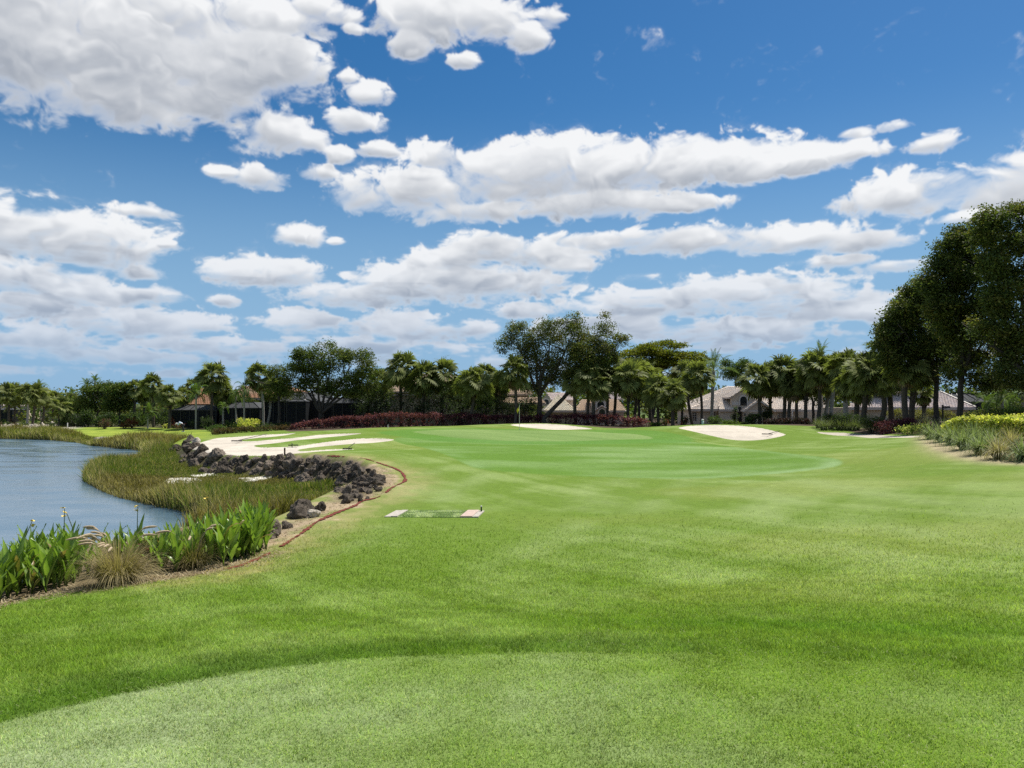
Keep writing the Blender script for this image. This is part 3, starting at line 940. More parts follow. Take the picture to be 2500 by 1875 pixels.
def window(parent, x0, x1, y, z0, z1, nx=2, nz=3, fw=.07):
    f = MB()
    f.box(x0, x1, y - .06, y, z0, z0 + fw).box(x0, x1, y - .06, y, z1 - fw, z1).box(x0, x0 + fw, y - .06, y, z0 + fw, z1 - fw).box(x1 - fw, x1, y - .06, y, z0 + fw, z1 - fw)
    for i in range(1, nx):
        xm = x0 + (x1 - x0) * i / nx; f.box(xm - .02, xm + .02, y - .045, y - .012, z0 + fw, z1 - fw)
    for i in range(1, nz):
        zm = z0 + (z1 - z0) * i / nz; f.box(x0 + fw, x1 - fw, y - .048, y - .015, zm - .02, zm + .02)
    fr = f.build('window', M_TRIM, parent)
    MB().box(x0 + fw, x1 - fw, y - .010, y - .004, z0 + fw, z1 - fw).build('pane', M_DARKGL, fr)
    return fr

def arch_poly(xc, w, z0, zs, y0, y1, n=12):
    pts = [(xc - w, z0), (xc + w, z0)] + [(xc + w * math.cos(math.pi * i / n), zs + w * math.sin(math.pi * i / n)) for i in range(n + 1)]
    k = len(pts); mb = MB()
    mb.add([(x, y0, z) for x, z in pts] + [(x, y1, z) for x, z in pts], [tuple(range(k)), tuple(range(2*k-1, k-1, -1))] + [(i, k+i, k+(i+1) % k, (i+1) % k) for i in range(k)])
    return mb
def arch_trim(xc, w, wi, z0, zs, y0, y1, n=12):
    mb = MB(); o = []; i_ = []
    for i in range(n + 1):
        a = math.pi * i / n
        o.append((xc + w * math.cos(a), zs + w * math.sin(a))); i_.append((xc + wi * math.cos(a), zs + wi * math.sin(a)))
    for i in range(n):
        q = [o[i], o[i+1], i_[i+1], i_[i]]
        mb.add([(x, y0, z) for x, z in q] + [(x, y1, z) for x, z in q], [(0,1,2,3), (7,6,5,4), (0,4,5,1), (2,6,7,3)])
    mb.box(xc - w, xc - wi, y0, y1, z0, zs - .01).box(xc + wi, xc + w, y0, y1, z0, zs - .01)
    return mb
def gable_wall(xc, w, y0, y1, z0, ze, zr):
    pts = [(xc - w, z0), (xc + w, z0), (xc + w, ze), (xc, zr), (xc - w, ze)]
    return MB().add([(x, y0, z) for x, z in pts] + [(x, y1, z) for x, z in pts],
        [(0,1,2,3,4), (9,8,7,6,5)] + [(i, 5+i, 5+(i+1) % 5, (i+1) % 5) for i in range(5)])

def screen_cage(parent, x0, x1, y0, y1, z0, ze, zt, bays, label=None):
    """screened pool cage: posts, beams, dark screen panels, mansard screen roof"""
    xs = np.linspace(x0, x1, bays + 1); ins = min((y1 - y0) * .45, (x1 - x0) * .25)
    for x in xs:
        MB().box(x - .06, x + .06, y0 - .06, y0 + .06, z0, ze).build('post', M_BLACKM, parent)
    beams = [((x0 - .1, y0, ze), (x1 + .1, y0, ze), .14), ((x0, y0 + .01, z0 + .9), (x1, y0 + .01, z0 + .9), .07), ((x0, y0, ze), (x0, y1, ze), .12), ((x1, y0, ze), (x1, y1, ze), .12),
             ((x0 + ins, y0 + ins, zt + .03), (x1 - ins, y0 + ins, zt + .03), .1)]
    for i, x in enumerate(xs):
        xt = x0 + ins + (x1 - x0 - 2 * ins) * i / bays
        beams.append(((x, y0, ze + .03), (xt, y0 + ins, zt + .03), .09))
    for a_, b_, w_ in beams:
        MB().bar(a_, b_, w_).build('beam', M_BLACKM, parent)
    for i in range(bays):
        MB().box(xs[i] + .06, xs[i+1] - .06, y0 - .01, y0 + .012, z0, ze - .07).build('screen_panel', M_SCREEN, parent)
        ta = x0 + ins + (x1 - x0 - 2*ins) * i / bays; tb = x0 + ins + (x1 - x0 - 2*ins) * (i + 1) / bays
        MB().add([(xs[i], y0, ze + .05), (xs[i+1], y0, ze + .05), (tb, y0 + ins, zt), (ta, y0 + ins, zt)], [(0, 1, 2, 3)]).build('roof_screen', M_SCREENR, parent)
    for xa, xb in ((x0, x0 + ins), (x1, x1 - ins)):
        MB().add([(xa, y0, ze + .05), (xa, y1, ze + .05), (xb, y1, zt), (xb, y0 + ins, zt)], [(0, 1, 2, 3)]).build('roof_screen', M_SCREENR, parent)
        MB().box(xa - .01, xa + .01, y0 + .06, y1, z0, ze - .07).build('screen_panel', M_SCREEN, parent)
    MB().box(x0 + .05, x1 - .05, y1, y1 + .15, z0, zt - .05).build('back_wall', M_STUC2, parent)

T_ROSE = (.80, .67, .55); T_CREAM = (.78, .68, .50); T_ORANGE = (.50, .27, .16); T_TAN = (.56, .41, .28); T_MAUVE = (.56, .46, .42); T_PINK = (.70, .57, .50)

# main house behind the right bunker
D = 112; zb = -1.9
h = empty('house', (xu(1800, D), D, zb)); tag(h, 'grey stucco house with pale rose tiled roof and two gables behind the right bunker', 'house')
ze, z_r = zv(1000, D), zv(944, D)
X0, X1 = xu(1683, D), xu(1800, D)
MB().box(xu(1690, D), xu(1754, D), D + .6, D + 10, zb, ze).build('wall', M_STUC, h)
MB().box(xu(1754, D) + .01, xu(1797, D), D - .6, D + 9.5, zb, ze - .05).build('wall', M_STUC, h)
MB().box(xu(1797, D) + .01, xu(1885, D), D + .3, D + 10, zb, ze).build('wall', M_STUC, h)
MB().box(xu(1885, D) + .01, xu(2010, D), D + 1.2, D + 11, zb, ze).build('wall', M_STUC, h)
yb = D + 13
xr = xu(1778, D + 6)
roof_faces([[(X0, D, ze), (xu(1754, D), D, ze), (xu(1790, D + 6), D + 6, z_r + .2), (xr, D + 6, z_r + .2)],
            [(X0, yb, ze), (X0, D, ze), (xr, D + 6, z_r + .2)],
            [(xu(1754, D), D, ze), (xu(1810, D), D - .02, ze), (xu(1812, D + 6), D + 6, z_r + .2), (xu(1790, D + 6), D + 6, z_r + .2)],
            [(xu(1805, D), D + .4, ze), (xu(1960, D), D + .4, ze), (xu(1930, D + 6), D + 6, zv(962, D)), (xu(1812, D + 6), D + 6, zv(960, D))],
            [(xu(1930, D), D + 1.2, ze - .1), (xu(2030, D), D + 1.2, ze - .1), (xu(2015, D + 6), D + 7, zv(958, D)), (xu(1935, D + 6), D + 7, zv(956, D))]], T_ROSE, h)
roof_faces([[(xu(1752, D), D - .9, ze - .02), (xu(1799, D), D - .9, ze - .02), (xu(1790, D), D + 1.8, ze + 1.1), (xu(1762, D), D + 1.8, ze + 1.1)]], T_ROSE, h)
MB().box(xu(1752, D), xu(1799, D), D - .95, D - .9, ze - .28, ze - .05).build('fascia', M_FASCIA, h)
MB().box(xu(1684, D), xu(1752, D), D - .06, D - .01, ze - .26, ze - .05).build('fascia', M_FASCIA, h)
MB().box(xu(1882, D), xu(2012, D), D + .3, D + .36, ze - .30, ze - .06).build('fascia', M_FASCIA, h)
# tall entry gable
xc = xu(1813, D); zp = zv(949, D)
gable_wall(xc, 1.75, D - .4, D + .2, ze - .4, zv(968, D), zp - .35).build('gable', M_STUC, h)
roof_faces(gable_front(xc, 2.15, D - .75, 5, zv(969, D) - .15, zp), T_ROSE, h)
arch_trim(xc, .72, .5, zv(990, D), zv(976, D), D - .48, D - .41).build('arch_trim', M_TRIM, h)
arch_poly(xc, .5, zv(990, D), zv(976, D), D - .44, D - .42).build('arch_window', M_DARKGL, h)
MB().box(xc - 1.7, xc - .75, D - .46, D - .41, zv(989, D), zv(981, D)).build('trim_band', M_TRIM, h)
MB().box(xc + .75, xc + 1.7, D - .46, D - .41, zv(989, D), zv(981, D)).build('trim_band', M_TRIM, h)
MB().box(xu(1800, D), xu(1807, D), D - .5, D + .29, zb, ze + .4).build('front_door', M_DOOR, h)
# garage gable
xg = xu(1843, D); wg = 2.35
gable_wall(xg, wg - .25, D - 1.6, D + .28, zb, ze - .1, zv(980, D)).build('garage_wall', M_STUC, h)
roof_faces(gable_front(xg, wg, D - 2.0, 5, ze - .22, zv(976, D)), T_ROSE, h)
MB().bar((xg - wg, D - 2.03, ze - .26), (xg, D - 2.03, zv(976, D) - .05), .06, .26).build('bargeboard', M_TRIM, h)
MB().bar((xg + wg, D - 2.03, ze - .26), (xg, D - 2.03, zv(976, D) - .05), .06, .26).build('bargeboard', M_TRIM, h)
MB().box(xg - wg + .3, xg + wg - .3, D - 1.68, D - 1.62, ze - .32, ze - .08).build('trim_band', M_TRIM, h)
gd = MB()
for k in range(4):
    gd.box(xg - 1.35, xg + 1.35, D - 1.68, D - 1.61, zb + .02 + k * .52, zb + .5 + k * .52)
gdo = gd.build('garage_door', M_GARAGE, h)
for k in range(4):
    MB().box(xg - 1.2 + k * .64, xg - .75 + k * .64, D - 1.70, D - 1.682, zb + 1.68, zb + 1.95).build('pane', M_DARKGL, gdo)
for xw in (xu(1810, D), xu(1872, D)):
    MB().box(xw - .08, xw + .08, D - 1.78, D - 1.62, zb + 1.75, zb + 2.1).build('wall_lamp', M_BLACKM, h)
window(h, xu(1691, D), xu(1704, D), D + .58, zv(1029, D), zv(1006, D), 2, 4)
window(h, xu(1736, D), xu(1750, D), D + .58, zv(1022, D), zv(1005, D), 3, 3)
window(h, xu(1905, D), xu(1920, D), D + 1.18, zv(1026, D), zv(1006, D), 2, 3)
MB().box(xu(1934, D), xu(1937, D), D + .2, D + .4, zb, ze - .1).build('column', M_TRIM, h)
MB().box(xu(1947, D), xu(1950, D), D + .2, D + .4, zb, ze - .1).build('column', M_TRIM, h)

# two-gabled house seen over the middle bunker
D = 112; zb = -1.7
h = empty('house', (xu(1400, D), D, zb)); tag(h, 'house with cream and pink tiled roofs and arched gables over the wine red hedge', 'house')
ze = zv(1003, D)
MB().box(xu(1337, D), xu(1402, D), D, D + 9, zb, ze).build('wall', M_STUC2, h)
MB().box(xu(1402, D) + .01, xu(1524, D), D + .5, D + 9, zb, ze).build('wall', M_STUC3, h)
roof_faces(hip(xu(1329, D), xu(1406, D), D - .5, D + 9, ze, zv(975, D) + .6), T_CREAM, h)
roof_faces([[(xu(1404, D), D + .1, ze), (xu(1529, D), D + .1, ze), (xu(1508, D + 5), D + 5, zv(975, D)), (xu(1420, D + 5), D + 5, zv(975, D))]], T_TAN, h)
MB().box(xu(1330, D), xu(1405, D), D - .57, D - .51, ze - .22, ze - .04).build('fascia', M_FASCIA, h)
MB().box(xu(1406, D), xu(1528, D), D + .03, D + .09, ze - .22, ze - .04).build('fascia', M_FASCIA, h)
Du = D + 6
gw = MB().add([(xu(1322, Du), Du + 1, zv(992, Du)), (xu(1343, Du), Du - 1, zv(992, Du)), (xu(1346, Du), Du - 1, zv(977, Du)), (xu(1336, Du), Du, zv(961, Du)), (xu(1323, Du), Du + 1, zv(975, Du))], [(0, 1, 2, 3, 4)])
gw.build('gable', M_STUC2, h)
arch_trim(xu(1333, Du), .55, .38, zv(987, Du), zv(981, Du), Du - 1.1, Du - .8).build('arch_trim', M_TRIM, h)
arch_poly(xu(1333, Du), .38, zv(987, Du), zv(981, Du), Du - 1.0, Du - .85).build('arch_window', M_DARKGL, h)
MB().box(xu(1345, Du), xu(1402, Du), Du - .8, Du + 3, zv(1000, Du), zv(977, Du)).build('wall', M_STUC3, h)
roof_faces([[(xu(1344, Du), Du - 1.1, zv(977, Du)), (xu(1404, Du), Du - 1.1, zv(977, Du)), (xu(1392, Du), Du + 2, zv(959, Du)), (xu(1335, Du), Du + 2, zv(959, Du))]], T_PINK, h)
roof_faces([[(xu(1462, Du), Du, zv(975, Du)), (xu(1520, Du), Du, zv(975, Du)), (xu(1508, Du), Du + 4, zv(953, Du)), (xu(1470, Du), Du + 4, zv(953, Du))]], T_MAUVE, h)
xc = xu(1466, D)
gable_wall(xc, 1.2, D - .2, D + 1.5, zb, zv(970, D), zv(959, D)).build('gable', M_STUC3, h)
roof_faces(gable_front(xc, 1.5, D - .4, 4, zv(970, D) - .1, zv(957, D)), T_MAUVE, h)
arch_trim(xc, .75, .5, zv(996, D), zv(988, D), D - .3, D - .21).build('arch_trim', M_TRIM, h)
arch_poly(xc, .5, zv(996, D), zv(988, D), D - .24, D - .22).build('arch_window', M_DARKGL, h)
gable_wall(xc + .1, .95, D - 1.0, D - .21, zb, zv(1004, D), zv(993, D)).build('porch_wall', M_STUC3, h)
roof_faces(gable_front(xc + .1, 1.2, D - 1.2, 1.0, zv(1004, D) - .05, zv(991, D)), T_MAUVE, h)
arch_trim(xc + .1, .62, .45, zb + .6, zv(1006, D), D - 1.1, D - 1.01).build('arch_trim', M_TRIM, h)
arch_poly(xc + .1, .45, zb + .6, zv(1006, D), D - 1.05, D - 1.02).build('arch_window', M_DARKGL, h)

# tan roofed house behind the tall dark shrubs
D = 100; zb = -1.6
h = empty('house', (xu(1060, D), D, zb)); tag(h, 'house with tan tiled roof hidden behind dark shrubs and palms left of the flag', 'house')
ze = zv(957, D)
MB().box(xu(866, D), xu(1290, D), D + .6, D + 12, zb, ze).build('wall', M_STUC2, h)
roof_faces([[(xu(918, D), D, ze), (xu(1142, D), D, ze), (xu(1100, D + 6), D + 6, zv(908, D)), (xu(955, D + 6), D + 6, zv(908, D))],
            [(xu(1150, D), D, ze - .3), (xu(1300, D), D, ze - .3), (xu(1285, D + 5), D + 5, zv(938, D)), (xu(1190, D + 5), D + 5, zv(938, D))],
            [(xu(862, D), D, ze), (xu(917, D), D, ze), (xu(950, D + 5), D + 5, zv(935, D)), (xu(900, D + 5), D + 5, zv(935, D))],
            [(xu(1225, D), D - 4, zv(985, D)), (xu(1330, D), D - 4, zv(985, D)), (xu(1318, D), D, zv(970, D)), (xu(1240, D), D, zv(970, D))]], T_TAN, h)
MB().box(xu(862, D), xu(1300, D), D - .08, D - .02, ze - .45, ze - .32).build('fascia', M_FASCIA, h)
screen_cage(h, xu(815, D - 5), xu(880, D - 5), D - 5, D - .4, zb + .3, zv(985, D - 5), zv(972, D - 5), 3)

# dark screened house left of the leafy oak
D = 97; zb = -1.6
h = empty('house', (xu(735, D), D, zb)); tag(h, 'house with big black screened pool cage and orange tiles behind the leafy oak', 'house')
roof_faces(hip(xu(580, D + 9), xu(760, D + 9), D + 8, D + 18, zv(972, D + 8), zv(938, D + 8)), T_ORANGE, h)
MB().box(xu(584, D + 9), xu(850, D + 9), D + 9, D + 17, zb, zv(973, D + 8)).build('wall', M_STUC2, h)
screen_cage(h, xu(640, D), xu(778, D), D, D + 7.5, zb, zv(980, D), zv(957, D), 5)
screen_cage(h, xu(712, D), xu(757, D), D - 2, D - .1, zb, zv(981, D), zv(975, D), 2)
screen_cage(h, xu(779, D), xu(862, D), D + 1, D + 7.5, zb, zv(985, D), zv(972, D), 3)
MB().bar((xu(727, D), D + 3, zv(957, D)), (xu(746, D), D - .1, zv(978, D)), .10).build('white_ridge_bar', M_TRIM, h)

# orange roofed house with grey lanai at the left
D = 100; zb = -1.7
h = empty('house', (xu(500, D), D, zb)); tag(h, 'house with orange tiled roof and low grey screened lanai at the far lawn', 'house')
roof_faces([[(xu(420, D), D + 4, zv(988, D)), (xu(524, D), D + 4, zv(988, D)), (xu(505, D + 9), D + 9, zv(944, D)), (xu(455, D + 9), D + 9, zv(944, D))],
            [(xu(524, D), D + 4, zv(988, D)), (xu(540, D), D + 14, zv(988, D)), (xu(505, D + 9), D + 9, zv(944, D))]], T_ORANGE, h)
MB().box(xu(422, D), xu(524, D), D + 4.5, D + 13, zb, zv(988, D)).build('wall', M_STUC2, h)
MB().box(xu(415, D), xu(520, D), D + 3.9, D + 3.96, zv(992, D), zv(988, D)).build('fascia', M_TRIM, h)
screen_cage(h, xu(420, D), xu(528, D), D, D + 4.3, zb, zv(1002, D), zv(989, D), 5)
MB().bar((xu(507, D), D + 8, zv(946, D)), (xu(507, D), D + 8, zv(940, D)), .25).build('roof_vent', M_BLACKM, h)

D = 99
h = empty('house', (xu(600, D + 6), D + 6, zb)); tag(h, 'tan and orange tiled house between the curly palms with thin roof aerial', 'house')
roof_faces([[(xu(560, D + 6), D + 6, zv(974, D)), (xu(655, D + 6), D + 6, zv(974, D)), (xu(625, D + 10), D + 10, zv(938, D)), (xu(594, D + 10), D + 10, zv(938, D))],
            [(xu(560, D + 6), D + 14, zv(974, D)), (xu(560, D + 6), D + 6, zv(974, D)), (xu(594, D + 10), D + 10, zv(938, D))]], (.50, .33, .21), h)
MB().box(xu(563, D + 6), xu(655, D + 6), D + 6.5, D + 14, zb, zv(974, D)).build('wall', M_STUC2, h)
screen_cage(h, xu(545, D), xu(634, D), D, D + 5.8, zb, zv(997, D), zv(982, D), 4)
ae = MB().tube([(xu(597, D + 9), D + 9, zv(940, D + 9)), (xu(597, D + 9), D + 9, zv(917, D + 9))], .03, 6)
ae.build('aerial', M_BLACKM, h)

# far left house beyond the lake
D = 142; zb = -2.0
h = empty('house', (xu(0, D), D, zb)); tag(h, 'far house with pink roof and dark lanai at the left edge across the lake', 'house')
roof_faces([[(xu(-60, D), D + 3, zv(992, D)), (xu(44, D), D + 3, zv(992, D)), (xu(30, D + 7), D + 7, zv(970, D)), (xu(-40, D + 7), D + 7, zv(970, D))]], T_PINK, h)
MB().box(xu(-58, D), xu(42, D), D + 3.5, D + 12, zb, zv(992, D)).build('wall', M_STUC, h)
screen_cage(h, xu(-60, D), xu(40, D), D - 1, D + 3, zb, zv(1001, D), zv(992, D), 5)
window(h, xu(90, D), xu(108, D), D + 4.9, zb + .6, zb + 2.3, 2, 2)
MB().box(xu(60, D), xu(150, D), D + 5, D + 12, zb, zv(998, D)).build('wall', M_STUC2, h)
roof_faces([[(xu(50, D), D + 4.5, zv(998, D)), (xu(160, D), D + 4.5, zv(998, D)), (xu(150, D), D + 9, zv(982, D)), (xu(60, D), D + 9, zv(982, D))]], T_PINK, h)

# long roofed house on the right
D = 82; zb = -.95
h = empty('house', (xu(2260, D), D, zb)); tag(h, 'low house with long mauve tiled hip roof behind the right hand tree trunks', 'house')
ze = zv(996, D)
MB().box(xu(2085, D), xu(2372, D), D + .6, D + 9, zb, ze).build('wall', M_STUC, h)
roof_faces([[(xu(2070, D), D, ze), (xu(2382, D), D, ze), (xu(2296, D + 5), D + 5, zv(956, D)), (xu(2110, D + 5), D + 5, zv(956, D))],
            [(xu(2382, D), D, ze), (xu(2382, D), D + 10, ze), (xu(2296, D + 5), D + 5, zv(956, D))]], T_MAUVE, h, course=.34)
MB().box(xu(2071, D), xu(2381, D), D - .07, D - .01, ze - .22, ze - .03).build('fascia', M_FASCIA, h)
MB().bar((xu(2382, D), D + .05, ze + .12), (xu(2296, D + 5), D + 5, zv(956, D) + .12), .2, .12).build('ridge_cap', M_TRIM, h)
window(h, xu(2227, D), xu(2239, D), D + .58, zv(1019, D), zv(1003, D), 1, 1, .06)
MB().tube([(xu(2368, D), D + .45, zb), (xu(2368, D), D + .45, ze - .1)], .05, 6).build('downpipe', M_TRIM, h)
D = 92
h = empty('pool_cage', (xu(2370, D), D, -1)); tag(h, 'large black screened pool cage right of the mauve roofed house', 'pool cage')
screen_cage(h, xu(2300, D), xu(2415, D), D, D + 8, -1, zv(982, D), zv(961, D), 5)
# ------------------------------------------------------------------ plants
M_BARK = plain('oak bark', (.060, .050, .042), .95, 7, .4, .8)
M_PALMBARK = plain('palm trunk bark', (.085, .072, .056), .95, 9, .35, .8)
M_PALEBARK = plain('pale smooth palm trunk', (.30, .28, .245), .9, 5, .2, .3)
M_LEAF = leafy('broad leaf', .42, .6, .18)
M_FROND = leafy('palm frond', .40, .60, .15, rand=.22)
M_REED = leafy('reed and sedge', .35, .6, .2)
M_CANNA = leafy('canna leaf', .35, .35, .5, rand=.18)
M_BLADE = leafy('turf blade', .42, .6, .15, ttint=(1.15, 1.15, .7))
M_FLOWER = plain('yellow petals', (.75, .56, .12), .6, 20, .1)
M_SEED = plain("seed plume", (.40, .31, .20), .9, 30, .2)

def leaf_quads(C, size, up=0.35, ratio=.55):
    """one small folded leaf at every centre"""
    n = len(C)
    d = rng.normal(size=(n, 3)); d[:, 2] *= .7; d /= np.linalg.norm(d, axis=1)[:, None]
    nr = rng.normal(size=(n, 3)); nr[:, 2] += up * 2; nr -= (nr * d).sum(1)[:, None] * d
    nr /= np.linalg.norm(nr, axis=1)[:, None] + 1e-9
    s = np.cross(d, nr)
    L = size * rng.uniform(.6, 1.3, n)[:, None]; W = L * ratio
    a = C - d * L * .5; b = C + s * W * .5 + nr * L * .1; c = C + d * L * .5; e = C - s * W * .5 + nr * L * .1
    V = np.stack([a, b, c, e], 1).reshape(-1, 3)
    F = np.arange(4 * n).reshape(n, 4)
    return V, F

def clump_cloud(clumps, n, tuft, per=26, flat=.6, shell=.55):
    """leaf centres: tufts spread through the ellipsoids, denser towards their skins"""
    cl = np.array(clumps, float)
    w = (cl[:, 3] * cl[:, 4] * cl[:, 5]) ** (2 / 3); w /= w.sum()
    nt = max(1, n // per)
    k = rng.choice(len(cl), nt, p=w)
    d = rng.normal(size=(nt, 3)); d /= np.linalg.norm(d, axis=1)[:, None]
    r = shell + (1 - shell) * rng.random(nt) ** .6
    r = np.where(rng.random(nt) < .15, r * rng.uniform(1.05, 1.36, nt), r)
    r = np.where(rng.random(nt) < .25, rng.random(nt) * .8, r)
    T = cl[k, :3] + d * r[:, None] * cl[k, 3:6]
    g = rng.normal(size=(nt, per, 3)) * tuft * rng.uniform(.6, 1.3, (nt, 1, 1)); g = np.clip(g, -1.9 * tuft, 1.9 * tuft); g[..., 2] *= flat
    return (T[:, None] + g).reshape(-1, 3), nt, per

def leaf_colours(nt, per, pal, jit=.25, tj=.3):
    pal = np.array(pal)
    base = pal[rng.integers(0, len(pal), nt)]
    base = base * (1 + rng.uniform(-tj, tj, (nt, 1)))
    c = np.repeat(base[:, None], per, 1) * (1 + rng.uniform(-jit, jit, (nt, per, 1)))
    return np.repeat(c.reshape(-1, 3), 4, axis=0)

def foliage(name, parent, clumps, n, tuft, leaf, pal, per=26, flat=.6, shell=.55, mat=None, ratio=.55, up=.35, origin=None, jit=.25, tj=.3):
    C, nt, per = clump_cloud(clumps, n, tuft, per, flat, shell)
    V, F = leaf_quads(C, leaf, up, ratio)
    if origin is not None: V = V - np.array(origin)
    return mobj(name, np_mesh(name, V, F, mat or M_LEAF, np.clip(leaf_colours(nt, per, pal, jit, tj), .004, 1)), parent)

OAK = [(.108, .134, .032), (.132, .146, .036), (.085, .116, .032), (.172, .162, .046), (.124, .136, .062)]
DARK = [(.080, .108, .032), (.096, .120, .034), (.068, .096, .032)]
LIME = [(.22, .22, .022), (.17, .19, .022), (.11, .14, .018)]
MIDG = [(.080, .125, .028), (.10, .145, .030), (.060, .105, .026)]

def limb_path(a, b, sag=0, n=7, wob=.12):
    a = np.array(a, float); b = np.array(b, float); out = []
    L = np.linalg.norm(b - a)
    for i in range(n):
        t = i / (n - 1); p = a * (1 - t) + b * t
        p = p + np.array([math.sin(t * 7 + a[0]) * wob * L * .15, math.cos(t * 6 + b[0]) * wob * L * .15, math.sin(math.pi * t) * sag])
        out.append(p)
    return out

def tree(label, foot_pt, clumps_px, D, n, limbs, r0, pal, leaf=.16, tuft=.32, group=None, thick=.9, fork=None, cat='tree', flat=.6, name='oak_tree', per=26, dy=0):
    """clumps_px: (u, v, ru, rv) as seen, at distance D; limbs: list of (u, v) ends; trunk from foot"""
    f = np.array(foot_pt); s = D / FPX
    r = empty(name, tuple(f)); tag(r, label, cat, group)
    cl = []
    for i, (u, v, ru, rv) in enumerate(clumps_px):
        c = P(u, v, D + dy + ((i * 37) % 7 - 3) * .35 * min(ru, rv) * s * .5)
        rx, ry, rz = ru * s, (ru + rv) / 2 * s * thick, rv * s
        if min(rx, rz) < .75:
            cl.append((c[0], c[1], c[2], rx, ry, rz)); continue
        cl.append((c[0], c[1], c[2], rx * .72, ry * .72, rz * .72))
        for k in range(6):        # each bough carries several leafy heads of its own
            q = rng.normal(size=3); q /= np.linalg.norm(q); q *= rng.uniform(.45, .88); m_ = rng.uniform(.30, .52)
            cl.append((c[0] + q[0] * rx, c[1] + q[1] * ry, c[2] + q[2] * rz, rx * m_, ry * m_, rz * m_))
    foliage('crown', r, cl, int(n * 2.7), tuft, leaf, pal, per=per, flat=flat, origin=f)
    # trunk and limbs
    top = P(fork[0], fork[1], D) if fork else f + np.array([0, 0, 2.0])
    mb = MB()
    pts = [f + np.array([0, 0, -.3]), f + np.array([0, 0, .25])] + limb_path(f + np.array([0, 0, .6]), top, 0, 4)
    mb.tube(pts, [r0 * 1.5, r0 * 1.15] + [r0, r0 * .95, r0 * .9, r0 * .85], 10)
    mb.build('trunk', M_BARK, r, smooth=True)
    ends = [P(u, v, D + random.uniform(-1, 1)) for u, v in limbs]
    for e in ends:
        lb = MB(); pp = limb_path(top, e, random.uniform(-.2, .5), 8)
        lb.tube(pp, list(np.linspace(r0 * .62, .04, 8)), 8)
        for k in (3, 4, 5, 6):   # twigs
            q = np.array(pp[k]); t = q + rng.normal(size=3) * np.array([1.3, 1.0, .8]) + np.array([0, 0, .8])
            lb.tube(limb_path(q, t, .1, 4), [.09, .07, .045, .02], 5)
        lb.build('limb', M_BARK, r, smooth=True)
    return r

# ---- sabal palm fronds: a costapalmate fan on an arching stalk, modelled per elevation
def fan_mesh(elev, seed, rad=1.0, dead=False):
    rg = np.random.default_rng(seed); V = []; F = []; C = []
    g = Vector((0, 0, -1))
    d = Vector((math.cos(elev), 0, math.sin(elev))); p = Vector((0, 0, 0)); pts = [p.copy()]
    droop = .10 if elev > .9 else .20
    L = (1.05 - .55 * max(0, math.sin(elev)) ** 1.5) * rad
    for i in range(4):
        d = (d + g * droop * (1 if d.z > -.8 else 0)).normalized(); p = p + d * (L / 4); pts.append(p.copy())
    side = Vector((0, 1, 0))
    base = (.150, .172, .052) if not dead else (.26, .20, .12)
    if dead == 'mid': base = (.19, .18, .075)
    def quad(a, b, w0, w1, col):
        k = len(V); V.extend([a - side * w0, a + side * w0, b + side * w1, b - side * w1]); F.append((k, k+1, k+2, k+3)); C.extend([col] * 4)
    stalk = tuple(c * 1.25 for c in base)
    for i in range(4): quad(pts[i], pts[i+1], .035, .028, stalk)
    hub = pts[-1]; up = side.cross(d).normalized()
    if up.z < 0 and elev > -.2: up = -up
    n = 21
    for i in range(n):
        a = R(-118 + 236 * i / (n - 1)) + rg.uniform(-.05, .05)
        ld = (d * math.cos(a) + side * math.sin(a) + up * .38 * abs(math.sin(a))).normalized()
        ln = rad * (.98 - .25 * abs(a) / R(118)) * rg.uniform(.88, 1.1)
        w = .072 * rad
        wd = ld.cross(up).normalized()
        m1 = hub + ld * ln * .5 + up * .08 * math.cos(a)
        dr = rg.uniform(.25, .5) * (1.0 if not dead else 1.6)
        m2 = m1 + (ld + g * dr).normalized() * ln * .32
        tp = m2 + (ld + g * dr * 2.4).normalized() * ln * .26
        k = len(V)
        sh = rg.uniform(.7, 1.3); col = tuple(c * sh for c in base); tc = tuple(c * sh * 1.25 for c in base)
        V.extend([hub, m1 - wd * w, m1 + wd * w, m2 - wd * w * .8, m2 + wd * w * .8, tp]); C.extend([col, col, col, tc, tc, tc])
        F.extend([(k, k+1, k+2, k+2), (k+1, k+3, k+4, k+2), (k+3, k+5, k+4, k+4)])
    T = []
    for f in F:
        if f[2] == f[3]: T.append(f[:3])
        else: T += [(f[0], f[1], f[2]), (f[0], f[2], f[3])]
    return np_mesh('frond', np.array([tuple(v) for v in V]), np.array(T), M_FROND, np.array(C))
ELEVS = [R(e) for e in (84, 66, 48, 30, 12, -8, -28, -50)]
FANS = {k: [fan_mesh(e, 100 * k + s) for s in range(2)] for k, e in enumerate(ELEVS)}
FAN_DEAD = [fan_mesh(R(-62), 900 + s, .9, True) for s in range(2)]

def trunk_path(f, top, lean):
    f = np.array(f); top = np.array(top); out = []
    for i in range(9):
        t = i / 8; p = f * (1 - t) + top * t
        p = p + np.array([lean * math.sin(math.pi * t), 0, 0]); out.append(p)
    return out

